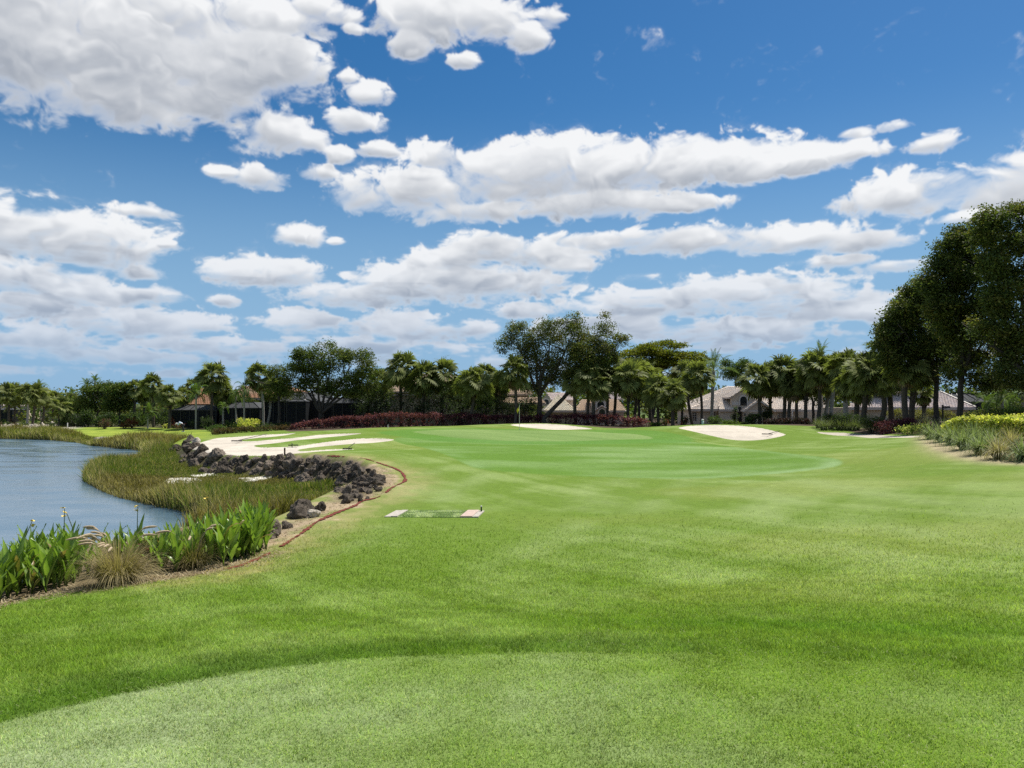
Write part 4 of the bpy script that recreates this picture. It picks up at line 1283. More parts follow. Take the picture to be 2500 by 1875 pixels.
def make_trunk(parent, f, top, r, lean, mat, boots=False):
    pts = [np.array(f) - np.array([0, 0, .4])] + trunk_path(f, top, lean)
    rad = [r * 1.25, r * 1.2, r * 1.02] + [r * (1 + random.uniform(-.05, .05)) for _ in range(6)] + [r * 1.1]
    mb = MB(); mb.tube(pts, rad, 10)
    if boots:   # stubs of old leaf stalks standing off the trunk
        for k in range(34):
            t = random.uniform(.45, .98); i = t * 8; p = np.array(trunk_path(f, top, lean)[int(i)])
            q = np.array(trunk_path(f, top, lean)[min(int(i) + 1, 8)]); p = p + (q - p) * (i - int(i))
            a = random.uniform(0, 6.28); d = np.array([math.cos(a), math.sin(a), 0])
            mb.bar(p + d * r * .8, p + d * (r + .13) + np.array([0, 0, .22]), .10, .05)
    return mb.build('trunk', mat, parent, smooth=True)

def sabal(label, u_base, u, v, D, rad_px, group=None, lean=0.0, r=.17, fronds=27, dead=3, boots=True, mat=None, pale=False):
    f = foot(u_base, D); top = P(u, v + rad_px * .22, D)
    k = rad_px * D / FPX / 1.27
    root = empty('cabbage_palm', tuple(f)); tag(root, label, 'palm', group)
    make_trunk(root, f, top, r, lean, mat or (M_PALEBARK if pale else M_PALMBARK), boots)
    loc = Vector(tuple(top - f))
    off = random.uniform(0, 6.28)
    for i in range(fronds):
        t = (i + .5) / fronds
        e = min(7, int(t ** .85 * 8))
        me = FANS[e][i % 2]
        o = bpy.data.objects.new('frond', me); link(o, root)
        o.location = loc + Vector((random.uniform(-.12, .12), random.uniform(-.12, .12), .25 * (1 - t)))
        o.rotation_euler = (random.uniform(-.8, .8), random.uniform(-.12, .12), off + i * 2.39996 + random.uniform(-.2, .2))
        s = k * random.uniform(.82, 1.12); o.scale = (s, s, s)
    for i in range(dead):
        o = bpy.data.objects.new('dead_frond', FAN_DEAD[i % 2]); link(o, root); o.location = loc + Vector((0, 0, -.15))
        o.rotation_euler = (0, 0, random.uniform(0, 6.28)); s = k * random.uniform(.7, .95); o.scale = (s, s, s)
    return root

# ---- feather palm fronds
def feather_mesh(elev, seed, L=2.6, curl=.34, hang=.55, base=(.095, .150, .034)):
    rg = np.random.default_rng(seed); V = []; F = []; C = []
    g = Vector((0, 0, -1)); d = Vector((math.cos(elev), 0, math.sin(elev))); p = Vector((0, 0, 0)); pts = [p.copy()]; ds = [d.copy()]
    n = 14
    for i in range(n):
        d = (d + g * curl * (.25 + i / n) * .62).normalized(); p = p + d * (L / n); pts.append(p.copy()); ds.append(d.copy())
    side = Vector((0, 1, 0))
    for i in range(n):
        k = len(V); w = .035 * (1 - i / n) + .008
        V.extend([pts[i] - side * w, pts[i] + side * w, pts[i+1] + side * w, pts[i+1] - side * w]); C.extend([(.14, .15, .05)] * 4)
        F.extend([(k, k+1, k+2), (k, k+2, k+3)])
    for i in range(2, n + 1):
        for sgn in (-1, 1):
            for h in (0, .5):
                if i == n and h: continue
                q = pts[i] if i == n else pts[i].lerp(pts[min(i+1, n)], h)
                t = i / n; ln = L * .23 * math.sin(math.pi * min(1, .22 + t * .74)) * rg.uniform(.85, 1.15)
                ld = (side * sgn + ds[i] * .75 + Vector((0, 0, .25))).normalized()
                m = q + ld * ln * .5; tp = m + (ld + g * (hang + rg.uniform(0, .4))).normalized() * ln * .55
                wd = ds[i].cross(ld).cross(ld).normalized() * (.05)
                k = len(V); sh = rg.uniform(.75, 1.3); c = tuple(x * sh for x in base)
                V.extend([q, m - wd, m + wd, tp]); C.extend([c] * 4); F.extend([(k, k+1, k+2), (k+1, k+3, k+2)])
    return np_mesh('frond', np.array([tuple(v) for v in V]), np.array(F), M_FROND, np.array(C))
FE = [R(e) for e in (80, 64, 46, 26, 4)]
FEATH = [feather_mesh(e, 500 + i) for i, e in enumerate(FE)]
CURLY = [feather_mesh(e, 540 + i, 2.9, .62, .8) for i, e in enumerate(FE)]
ROYAL = [feather_mesh(e, 570 + i, 3.6, .20, .6, (.12, .175, .075)) for i, e in enumerate(FE)]

def feather_palm(label, u_base, u, v, D, rad_px, kind=None, fronds=15, r=.11, mat=None, group=None, name='feather_palm', lean=0, L=2.6):
    f = foot(u_base, D); top = P(u, v, D); k = rad_px * D / FPX / (L * .72)
    root = empty(name, tuple(f)); tag(root, label, 'palm', group)
    make_trunk(root, f, top, r, lean, mat or M_PALEBARK)
    ms = kind or FEATH; off = random.uniform(0, 6.28)
    for i in range(fronds):
        me = ms[min(4, int(i / fronds * 5))]
        o = bpy.data.objects.new('frond', me); link(o, root); o.location = Vector(tuple(top - f))
        o.rotation_euler = (random.uniform(-.15, .15), random.uniform(-.1, .1), off + i * 2.39996 + random.uniform(-.25, .25))
        s = k * random.uniform(.85, 1.15); o.scale = (s, s, s)
    return root

def bush(label, u, v_base, D, ru, hv, pal, leaf=.13, n=1500, cat='shrub', name='shrub', group=None, tuft=.16, ratio=.55, per=18, dark=False):
    """rounded shrub whose foot is seen at (u, v_base)"""
    b = P(u, v_base, D); x, y = b[0], b[1]; z = min(gz(x, y), b[2]) if abs(gz(x, y) - b[2]) < 1.5 else b[2]
    z = gz(x, y)
    s = D / FPX; top = P(u, v_base - hv, D)[2]; H = max(.3, top - z); rx = ru * s
    r = empty(name, (x, y, z)); tag(r, label, cat, group)
    cl = [(0, 0, H * .5, rx, rx * .85, H * .5)]
    for k in range(5):
        a = k * 1.26 + random.random(); q = random.uniform(.35, .6)
        cl.append((math.cos(a) * rx * .5, math.sin(a) * rx * .4, H * random.uniform(.4, .68), rx * q, rx * q, H * random.uniform(.28, .36)))
    C, nt, per = clump_cloud(cl, n, tuft, per, .8, .6)
    C[:, 2] = np.abs(C[:, 2])
    V, F = leaf_quads(C, leaf, .4, ratio)
    mobj('foliage', np_mesh('foliage', V, F, M_LEAF, np.clip(leaf_colours(nt, per, pal), .004, 1)), r)
    mb = MB()
    for k in range(5):
        a = k * 1.3; mb.tube([(0.04 * math.cos(a), .04 * math.sin(a), -.15), (rx * .3 * math.cos(a), rx * .3 * math.sin(a), H * .35), (rx * .6 * math.cos(a), rx * .5 * math.sin(a), H * .7)], [.05, .035, .015], 5)
    o = MB(); o.v = mb.v; o.f = mb.f
    mobj('stems', o.mesh('stems', M_BARK), r)['kind'] = 'stuff'
    return r

def hedge(label, line, depth, pal, n, leaf=.12, cat='hedge', name='hedge', tops=None, tuft=.11, D=None, ratio=.6, up=.5, jit=.35, core=True):
    """clipped hedge following ground points, with the height of each given"""
    pts = np.array([p for p, h in line]); hs = np.array([h for p, h in line])
    o = pts.mean(0); r = empty(name, tuple(o)); tag(r, label, cat)
    seg = np.linalg.norm(np.diff(pts[:, :2], axis=0), axis=1); cum = np.concatenate([[0], np.cumsum(seg)]); L = cum[-1]
    def samp(t):
        x = np.interp(t, cum, pts[:, 0]); y = np.interp(t, cum, pts[:, 1]); z = np.interp(t, cum, pts[:, 2]); h = np.interp(t, cum, hs)
        return x, y, z, h
    per = 8; nt = n // per
    t = rng.random(nt) * L; x, y, z, h = samp(t)
    lump = 1 + .13 * (vnoise(t * 1.1, t * 0, 61) - .5) * 2 + .06 * rng.normal(size=nt)
    # most tufts on the top and the front, the rest inside
    k = rng.random(nt); dd = rng.random(nt) * depth; hh = np.where(k < .5, 1.0, rng.random(nt)) * h * lump
    dd = np.where((k >= .5) & (k < .85), rng.random(nt) * .12 * depth, dd)
    hh = hh - ((dd / depth - .5) ** 2) * .35 * h * (k < .5)
    C = np.stack([x, y + dd, z + np.maximum(hh, .03)], 1)
    C = (C[:, None] + rng.normal(size=(nt, per, 3)) * tuft).reshape(-1, 3)
    V, F = leaf_quads(C - o, leaf, up, ratio)
    mobj('foliage', np_mesh('foliage', V, F, M_LEAF, np.clip(leaf_colours(nt, per, pal, jit, .3), .004, 1)), r)
    # woody inside
    mb = MB()
    for i in range(int(L / .7)):
        a, b, c, hh = samp((i + random.random()) * .7)
        for q in range(3):
            mb.tube([(a, b + depth * .5, c - .1), (a + random.uniform(-.4, .4), b + random.uniform(.1, .9) * depth, c + hh * .8)], [.03, .012], 4)
    mb.build('stems', M_BARK, r)['kind'] = 'stuff'
    return r

def arch_blades(n, H, spread, w, base, tip, seed, segs=3, lean=1.0, xy=0.1):
    """a fountain of thin arching blades"""
    rg = np.random.default_rng(seed); V = []; C = []
    a = rg.uniform(0, 2 * np.pi, n); r0 = rg.random(n) ** .5 * xy
    out = rg.random(n) ** .8 * lean; ln = H * rg.uniform(.6, 1.15, n)
    dx, dy = np.cos(a), np.sin(a); p = np.stack([dx * r0, dy * r0, np.zeros(n)], 1)
    th = out * .55; rings = []
    for k in range(segs + 1):
        t = k / segs; ww = w * (1 - t * .92)
        sd = np.stack([-dy, dx, np.zeros(n)], 1) * ww
        rings.append((p - sd, p + sd))
        st = ln / segs; d = np.stack([dx * np.sin(th) * spread, dy * np.sin(th) * spread, np.cos(th)], 1)
        p = p + d * st[:, None]; th = th + out * .75
    V = np.stack([q for r_ in rings for q in r_], 1).reshape(-1, 3)
    m = 2 * (segs + 1); b = np.arange(n) * m; F = []
    for k in range(segs):
        F.append(np.stack([b + 2*k, b + 2*k + 1, b + 2*k + 3, b + 2*k + 2], 1))
    F = np.concatenate(F)
    tt = np.repeat(np.arange(segs + 1) / segs, 2)
    sh = rg.uniform(.65, 1.35, (n, 1, 1))
    col = (np.array(base) * (1 - tt[:, None]) + np.array(tip) * tt[:, None])[None] * sh
    return V, F, col.reshape(-1, 3)

def fountain_grass(label, x, y, H, base, tip, group=None, n=420, plumes=0, w=.008, spread=1.0, name='ornamental_grass', cat='ornamental grass', seed=1, xy=.16, lean=1.0):
    r = empty(name, (x, y, gz(x, y) - .02)); tag(r, label, cat, group)
    V, F, C = arch_blades(n, H, spread, w, base, tip, seed, 4, lean, xy)
    o = mobj('blades', np_mesh('blades', V, F, M_REED, C), r); o['kind'] = 'stuff'
    for k in range(plumes):
        a = random.uniform(math.pi * .75, math.pi * 1.7) if k % 3 else random.uniform(0, 6.28); l = H * random.uniform(.95, 1.3); q = random.uniform(.25, .9)
        pts = [(0, 0, 0), (math.cos(a) * l * .2 * q, math.sin(a) * l * .2 * q, l * .5), (math.cos(a) * l * .55 * q, math.sin(a) * l * .55 * q, l * .85), (math.cos(a) * l * .95 * q, math.sin(a) * l * .95 * q, l * (.98 - .15 * q))]
        sp = smooth_line(pts, 4)
        mb = MB(); mb.tube(sp[:9], .004, 4); e = sp[8:]
        mb.tube(e, list(np.interp(np.linspace(0, 1, len(e)), [0, .3, .8, 1], [.006, .022, .018, .004])), 6)
        mobj('plume', mb.mesh('plume', M_SEED), r)
    return r
# ------------------------------------------------------------------ broadleaf trees
tree('tall dark live oak with two forked trunks behind the wine red hedge', foot(1317, 87),
     [(1238,835,30,34),(1262,808,30,24),(1290,845,45,45),(1345,815,48,40),(1395,795,42,30),(1430,840,48,45),(1480,800,26,30),(1478,770,16,16),(1512,832,22,26),(1340,880,60,45),(1285,900,38,40),(1420,890,55,42),
      (1360,925,45,25),(1300,945,30,20),(1440,925,30,20)],
     87, 15500, [(1262,840),(1300,830),(1345,830),(1400,815),(1370,880),(1320,880)], .30, OAK, leaf=.20, tuft=.34, fork=(1318,968), group='live oaks')
tree('slanting live oak whose bare trunk leans right over the cream roof', foot(1329, 85),
     [(1420,860,40,32),(1465,840,34,34),(1455,880,40,36),(1500,860,26,26),(1400,905,30,24),(1470,915,34,22)],
     86, 5200, [(1420,880),(1455,850),(1480,880),(1500,850)], .24, OAK, leaf=.20, tuft=.34, fork=(1396,948), group='live oaks')
tree('leafy oak with low spreading fork in front of the black pool cage', foot(784, 88),
     [(735,875,30,28),(715,905,28,24),(772,862,36,24),(800,845,28,14),(812,885,50,42),(850,870,30,22),(880,872,28,20),(895,905,32,32),(860,925,45,32),(800,935,55,30),(735,935,45,24),(694,930,18,14),
      (905,945,24,20),(760,905,40,28),(840,955,50,16),(720,962,28,12)],
     87, 11500, [(730,900),(765,890),(810,880),(860,890),(890,920),(740,940),(850,950)], .27, MIDG[:1] + OAK[:3], leaf=.21, tuft=.36, fork=(786,1010), group='live oaks')
tree('small pale trunked tree beside the left end of the black pool cage', foot(681, 88),
     [(676,905,22,20),(690,935,34,26),(664,945,22,22),(700,960,24,16)], 88, 2600, [(676,920),(695,940),(665,945)], .16, OAK[:3], leaf=.19, tuft=.3, fork=(682,978))
tree('yellow green flat topped tree rising above the palms', foot(1590, 99),
     [(1545,862,34,10),(1580,848,34,9),(1618,838,26,8),(1650,843,26,7),(1600,860,50,14),(1525,875,24,9),(1560,884,38,12),(1640,868,40,11),(1690,868,34,9),(1672,886,46,12),(1715,880,26,9),(1610,890,60,16),(1530,898,28,12),(1700,902,40,14)],
     99, 11500, [(1545,865),(1590,855),(1640,855),(1690,875),(1610,880)], .30, LIME, leaf=.24, tuft=.34, fork=(1600,940), flat=.3, name='flat_topped_tree', thick=1.6)
tree('pale leafy tree far behind the rose tiled roof', foot(1800, 125), [(1772,892,20,14),(1800,902,24,16),(1822,893,22,14),(1790,915,40,16)], 125, 2600, [(1780,900),(1815,900)], .2, MIDG, leaf=.24, tuft=.4, fork=(1796,930))
for lab, ub, cl, Dd, nn, lm in (
   ('dense dark tree behind the palms under the flat topped tree', 1560, [(1540,930,34,30),(1580,915,34,26),(1610,935,34,30),(1570,965,50,26),(1640,945,30,28)], 103, 3200, [(1550,930),(1600,930)]),
   ('dense dark tree filling the gap left of the royal palm', 1665, [(1660,925,32,24),(1690,940,30,26),(1640,960,30,24),(1680,965,30,18)], 104, 2400, [(1660,930),(1690,945)]),
   ('dark leafy tree behind the middle of the right palm grove', 1985, [(1960,930,40,30),(2010,915,44,34),(2050,930,40,32),(2000,960,50,26)], 94, 3400, [(1970,930),(2030,930)]),
   ('dark leafy tree closing the right palm grove beside the oaks', 2110, [(2090,900,36,40),(2130,890,30,36),(2110,940,44,30)], 88, 2800, [(2095,910),(2125,900)]),
   ('dark leafy tree behind the curved trunk palm', 2165, [(2150,930,34,36),(2190,940,34,30),(2230,930,34,30)], 86, 2800, [(2160,935),(2210,935)]),
   ('shadowy tree behind the broad pair of palms', 1120, [(1100,955,40,26),(1140,950,40,28),(1190,945,34,28),(1160,975,50,18)], 97, 2800, [(1110,955),(1170,950)]),
   ('dark tree between the clear palm and the leafy oak', 900, [(900,950,30,26),(935,960,26,22),(880,965,24,18)], 96, 1800, [(900,950),(930,960)]),
   ('dark leafy tree behind the two ragged palms on the left', 560, [(540,985,26,20),(575,975,24,20),(610,990,26,18)], 104, 1800, [(545,985),(590,980)])):
    tree(lab, foot(ub, Dd), cl, Dd, nn, lm, .18, OAK[:3] + DARK, leaf=.24, tuft=.42, fork=(ub, 985), group='dark trees filling the belt behind the palms', name='broadleaf_tree')
# right hand oaks
tree('big dark oak on the right, its trunk left of two among the grasses', foot(2284, 60),
     [(2160,838,26,30),(2185,775,36,40),(2215,730,36,28),(2240,780,44,46),(2270,730,36,34),(2225,850,48,36),(2285,830,50,48),(2175,880,26,26),(2310,770,44,50),(2280,890,46,30),(2320,860,40,40),(2200,905,36,24),(2250,915,40,22),(2195,830,40,40),(2245,700,30,24),(2320,920,34,22),(2148,880,24,26),(2170,810,30,36),(2205,760,36,36),(2250,735,36,36),(2215,800,50,50),(2260,850,50,40)],
     60, 21000, [(2190,790),(2220,760),(2260,760),(2300,780),(2240,840),(2300,860)], .20, OAK[:4] + DARK, leaf=.20, tuft=.30, fork=(2286,935), group='oaks on the right')
tree('taller dark oak on the right, its shaggy trunk beside the yellow hedge', foot(2341, 54),
     [(2310,650,26,36),(2330,595,26,30),(2360,570,32,24),(2350,640,46,50),(2395,570,38,34),(2400,650,55,60),(2340,720,50,50),(2420,740,60,56),(2370,800,56,48),(2440,840,56,46),(2380,885,48,34),(2330,900,30,22),(2290,700,36,40),(2285,650,22,28),(2300,760,40,44),(2400,930,50,28),(2350,850,44,40),(2440,920,40,30),(2265,690,30,40),(2310,610,30,34),(2345,575,32,32),(2290,740,46,50),(2330,680,46,50),(2320,810,46,44)],
     54, 23000, [(2330,640),(2360,620),(2400,610),(2420,700),(2350,760),(2440,800)], .21, OAK[:4] + DARK, leaf=.19, tuft=.29, fork=(2348,915), group='oaks on the right')
tree('tallest dark oak at the right edge with a heavy limb crossing the view', foot(2590, 47),
     [(2430,540,40,34),(2470,515,40,26),(2520,520,60,38),(2470,590,56,56),(2540,600,70,70),(2480,690,60,60),(2560,720,70,70),(2500,800,56,50),(2460,760,40,40),(2570,840,60,60),(2480,880,46,36),(2640,700,90,110),(2640,520,70,60),(2520,900,40,26),(2480,930,46,30),(2540,930,50,30),(2430,905,40,26),(2510,950,40,22),(2440,640,44,50),(2410,530,40,34),(2400,590,46,50),(2430,720,50,50),(2420,800,50,50),(2460,850,56,44)],
     48, 25000, [(2445,850),(2400,838),(2470,650),(2540,620),(2500,760),(2620,700)], .42, OAK[:4] + DARK, leaf=.18, tuft=.28, fork=(2545,960), group='oaks on the right')
# left woods
for lab, ub, cl, Dd, nn, lm in (
   ('bushy mid green tree at the far lawn, left of the croton bed', 292, [(280,965,24,24),(300,950,20,18),(292,990,30,22),(312,985,16,18),(270,990,18,18)], 108, 3200, [(282,970),(300,960)]),
   ('broad bright green tree rising over the far left woods', 238, [(222,960,26,24),(250,945,28,18),(262,965,26,28),(236,985,34,24),(205,980,20,20)], 116, 4200, [(225,965),(255,955)]),
   ('rounded tree behind the far lawn left of the bright tree', 190, [(185,985,24,22),(205,1000,22,18),(168,992,18,18)], 118, 2400, [(185,990),(200,990)])):
    tree(lab, foot(ub, Dd), cl, Dd, nn, lm, .16, MIDG + OAK[:2], leaf=.27, tuft=.45, fork=(ub, 1010), group='leafy trees on the far left')
# woods far beyond, closing the view
Vw = []; Cw = []
cl = []
for i in range(120):
    x = -135 + 275 * (i % 60) / 60 + random.uniform(-2, 2); y = random.uniform(130, 165)
    hh = random.uniform(4.0, 6.5) if x < 20 else random.uniform(5, 7.5)
    cl.append((x, y, hh * .5 - 1.6, random.uniform(4, 7), 3.5, hh * .55))
C_, nt, per = clump_cloud(cl, 60000, .8, 14, .8, .5)
V, F = leaf_quads(C_, .8)
o = mobj('far_woods', np_mesh('far_woods', V, F, M_LEAF, np.clip(leaf_colours(nt, per, OAK + MIDG), .004, 1))); tag(o, 'dark leafy woods closing the view beyond the houses', 'woods', kind='stuff')

# ------------------------------------------------------------------ palms
G1 = 'cabbage palms on the far left bank'; G2 = 'cabbage palms by the far lawn'; G3 = 'cabbage palms behind the wine red hedge'; G4 = 'cabbage palms by the houses on the right'
PALMS = [
 ('leftmost palm of the far bank row, crown cut by the picture edge', 2, 0, 958, 130, 22, G1),
 ('palm with slim straight trunk in front of the pink far roof', 21, 24, 955, 126, 24, G1),
 ('thick trunked palm right beside the pink far roof', 36, 40, 953, 128, 22, G1),
 ('palm with pale bare trunk in the middle of the far bank row', 67, 68, 955, 122, 24, G1),
 ('palm with leaning dark trunk in the middle of the far bank row', 80, 88, 957, 123, 23, G1),
 ('dark palm right of the leaning one in the far bank row', 103, 106, 965, 126, 20, G1),
 ('lower palm standing behind the short shaggy palm of the far bank', 130, 132, 972, 128, 20, G1),
 ('short shaggy palm with fat trunk on the stony far bank', 146, 146, 990, 108, 24, G1),
 ('stocky palm in the woods right of the short shaggy palm', 170, 170, 975, 122, 18, G1),
 ('palm at the right edge of the broad bright tree on the far lawn', 330, 330, 945, 108, 23, G2),
 ('slim palm close behind the palm beside the broad bright tree', 346, 352, 955, 110, 20, G2),
 ('tall palm standing on the far lawn above the feathery bush', 376, 375, 935, 100, 25, G2),
 ('palm with trunk foot in the red bed left of the bending person', 413, 411, 958, 97, 23, G2),
 ('small crowned palm behind the bending person', 446, 447, 962, 102, 18, G2),
 ('palm over the left corner of the orange roof', 470, 469, 942, 106, 19, G2),
 ('tallest palm on the left, trunk before the orange tiled slope', 517, 519, 912, 98, 33, G2),
 ('shaggy palm leaning on the right side of the tallest left palm', 534, 540, 945, 101, 27, G2),
 ('tall palm with slim pale trunk left of the black pool cage', 643, 632, 912, 94, 28, G2),
 ('ragged palm between the slim pale palm and the small pale trunked tree', 652, 660, 948, 97, 24, G2),
 ('palm standing clear above the tan roof with its head against the clouds', 980, 979, 888, 90, 37, G3),
 ('low palm half hidden by the right side of the leafy oak', 922, 921, 926, 92, 28, G3),
 ('left palm of the broad pair over the dark shrubs', 1034, 1035, 915, 89, 37, G3),
 ('right palm of the broad pair over the dark shrubs', 1082, 1083, 905, 90, 38, G3),
 ('yellow green palm with slim trunk rising out of the dark shrubs', 1144, 1157, 925, 86, 36, G3),
 ('palm behind the yellow green palm with its head turned right', 1188, 1186, 912, 91, 27, G3),
 ('palm at the left foot of the tall live oak, above the flag', 1258, 1252, 900, 85, 37, G3),
 ('dark palm between the yellow green palm and the flag', 1214, 1216, 930, 89, 26, G3),
 ('palm whose trunk crosses the tip of the leaning oak trunk', 1405, 1404, 925, 86, 30, G4),
 ('palm right of the leaning oak trunk over the cream roof corner', 1434, 1438, 910, 85, 37, G4),
 ('palm with trunk just left of the arched tower', 1452, 1456, 932, 84, 32, G4),
 ('palm with trunk just right of the arched tower', 1480, 1476, 908, 86, 36, G4),
 ('palm with trunk before the pink wall of the two gabled house', 1496, 1500, 890, 88, 36, G4),
 ('palm with trunk at the right end of the two gabled house', 1532, 1534, 914, 84, 38, G4),
 ('palm standing close behind the right end of the two gabled house', 1546, 1558, 905, 88, 34, G4),
 ('low palm left of the squat palm by the right bunker', 1607, 1606, 942, 83, 36, G4),
 ('squat palm with hanging pale fronds left of the right bunker', 1642, 1644, 958, 80, 31, G4),
 ('palm behind the squat palm under the flat topped tree', 1590, 1580, 912, 90, 32, G4),
 ('palm with twisted trunk before the left window of the grey house', 1712, 1704, 912, 84, 33, G4),
 ('small palm head behind the twisted trunk palm', 1690, 1672, 905, 92, 28, G4),
 ('palm with trunk before the garage of the grey house', 1854, 1848, 918, 80, 36, G4),
 ('palm with trunk just right of the garage gable', 1884, 1886, 918, 82, 36, G4),
 ('palm with the left trunk of the close pair right of the garage', 1912, 1910, 900, 80, 37, G4),
 ('palm with the right trunk of the close pair right of the garage', 1926, 1936, 930, 79, 34, G4),
 ('palm with thin pole like trunk right of the close pair', 1945, 1948, 905, 86, 27, G4),
 ('palm with dark trunk left of the white columns', 1966, 1970, 912, 78, 38, G4),
 ('palm in the middle of the dense right grove under the royal palm', 1996, 1996, 892, 76, 40, G4),
 ('palm with pale trunk in the dense right grove', 2010, 2022, 912, 80, 36, G4),
 ('palm right of the pale trunk in the dense right grove', 2026, 2040, 890, 76, 34, G4),
 ('tall palm with pale bare trunk at the right end of the grove', 2066, 2070, 888, 72, 42, G4),
 ('palm with grey green drooping fan near the path', 2088, 2090, 922, 68, 42, G4),
 ('palm at the path with its trunk rising from the black shrubs', 2104, 2108, 895, 66, 42, G4),
 ('palm with strongly curved trunk behind the dark red hedge', 2150, 2132, 905, 65, 40, G4),
 ('palm showing its fan against the sky beside the right oaks', 2176, 2160, 852, 66, 40, G4),
 ('palm with thick dark trunk under the right oak crowns', 2212, 2212, 885, 60, 40, G4),
 ('palm with trunk touching the thick dark one under the oaks', 2224, 2236, 905, 62, 34, G4),
]
for i, (lab, ub, u, v, D, rp, g) in enumerate(PALMS):
    far = D > 104
    sabal(lab, ub, u, v, D, rp, g, lean=random.uniform(-.25, .25) if ub != 2150 else .6, r=random.uniform(.14, .2) if D > 75 else .22, fronds=28 if far else 34, dead=0 if far else 3,
          boots=not far and i % 2 == 0, mat=M_PALEBARK if ('pale' in lab and 'trunk' in lab) else None)
sabal('short palm with brown skirt of dead fronds before the mauve roof', 2255, 2256, 952, 64, 26, None, 0, .17, 20, 16, True)

feather_palm('arching feather palm over the far bank row of palms', 102, 97, 945, 130, 17, group=None)
feather_palm('feather palm poking out at the left top of the bright tree', 208, 212, 942, 124, 16)
feather_palm('feather palm with long fronds at the very top of the bright tree', 228, 232, 932, 124, 18)
feather_palm('small feather palm in the woods left of the bright tree', 176, 176, 962, 124, 14)
feather_palm('bright green feather palm with thin trunk right of the bending person', 479, 479, 962, 95, 27, L=2.6)
feather_palm('curly feather palm in front of the grey lanai roof', 578, 575, 968, 95, 22, CURLY, L=2.9)
feather_palm('curly feather palm with tall straight trunk by the yellow bush', 597, 596, 955, 92, 28, CURLY, L=2.9)
feather_palm('low feather palm with drooping crown left of the curly palms', 545, 545, 995, 95, 16, CURLY, 12, L=2.9)
feather_palm('dark fern like feather palm bush on the far lawn', 362, 362, 1008, 98, 22, FEATH, 16)
feather_palm('royal palm with pale smooth trunk and upright fronds by the rose roof', 1736, 1742, 905, 90, 46, ROYAL, 13, .2, L=3.6, name='royal_palm')
feather_palm('royal palm whose crown tops the dense right grove', 2004, 2004, 862, 92, 27, ROYAL, 12, .2, L=3.6, name='royal_palm')
feather_palm('pale fronded feather palm right of the black pool cage', 2448, 2446, 970, 60, 40, FEATH, 15)
feather_palm('feather palm at the right edge behind the sheared hedge', 2500, 2496, 962, 56, 40, FEATH, 15)
feather_palm('small feather palm tucked behind the right oak trunk', 2408, 2410, 985, 66, 24, FEATH, 13)

# ------------------------------------------------------------------ shrubs and hedges
WINE = [(.115, .038, .046), (.165, .050, .065), (.080, .030, .036), (.23, .085, .105)]
DKSH = [(.040, .064, .022), (.056, .084, .026), (.030, .048, .018)]
OLIVE = [(.19, .18, .045), (.15, .16, .04), (.23, .20, .065)]
YEL = [(.62, .60, .12), (.52, .54, .10), (.36, .44, .08), (.70, .66, .22)]
def gl(u, v, D=None):
    return at(u, v) if D is None else foot(u, D)
def topped(pairs):
    out = []
    for (u, vb, vt, D) in pairs:
        p = foot(u, D); zt = P(u, vt, D)[2]; out.append((p, max(.35, zt - p[2])))
    return out
hedge('long wine red clipped hedge running behind the green', topped([(708,1053,1040,79),(760,1052,1030,80),(800,1051,1026,81),(870,1047,1020,82),(930,1043,1014,83),(1000,1041,1011,84),(1100,1040,1014,84.5),
      (1200,1038,1018,85),(1290,1036,1017,85.5),(1360,1036,1015,85),(1420,1038,1014,83),(1470,1043,1016,81),(1520,1045,1020,80),(1560,1045,1024,79),(1584,1044,1030,78.5)]), 1.7, WINE, 21000, leaf=.17, tuft=.10, D=1)
for lab, u, vb, D, ru, hv, nn in (
   ('dark shrub beside the black pool cage at the hedge', 895, 1030, 88, 36, 78, 2600), ('glossy green shrub behind the wine red hedge', 935, 1028, 87.5, 36, 84, 3000),
   ('deep green shrub under the left palm of the broad pair', 1000, 1025, 89, 46, 80, 3200), ('brownish green shrub below the broad pair of palms', 1070, 1025, 88, 50, 88, 3600),
   ('shadowy shrub left of the slim yellow green palm', 1125, 1025, 89, 34, 70, 2200), ('bright green shrub right of the slim yellow green palm', 1182, 1020, 87, 34, 70, 2600),
   ('dark shrub just left of the flag', 1235, 1022, 88, 38, 74, 2600), ('dark shrub between flag and forked oak trunk', 1288, 1022, 88, 32, 62, 2200)):
    bush(lab, u, vb, D, ru, hv, DKSH if 'bright' not in lab else MIDG + DKSH[:1], .17, nn, tuft=.2, group='tall shrubs behind the wine red hedge')
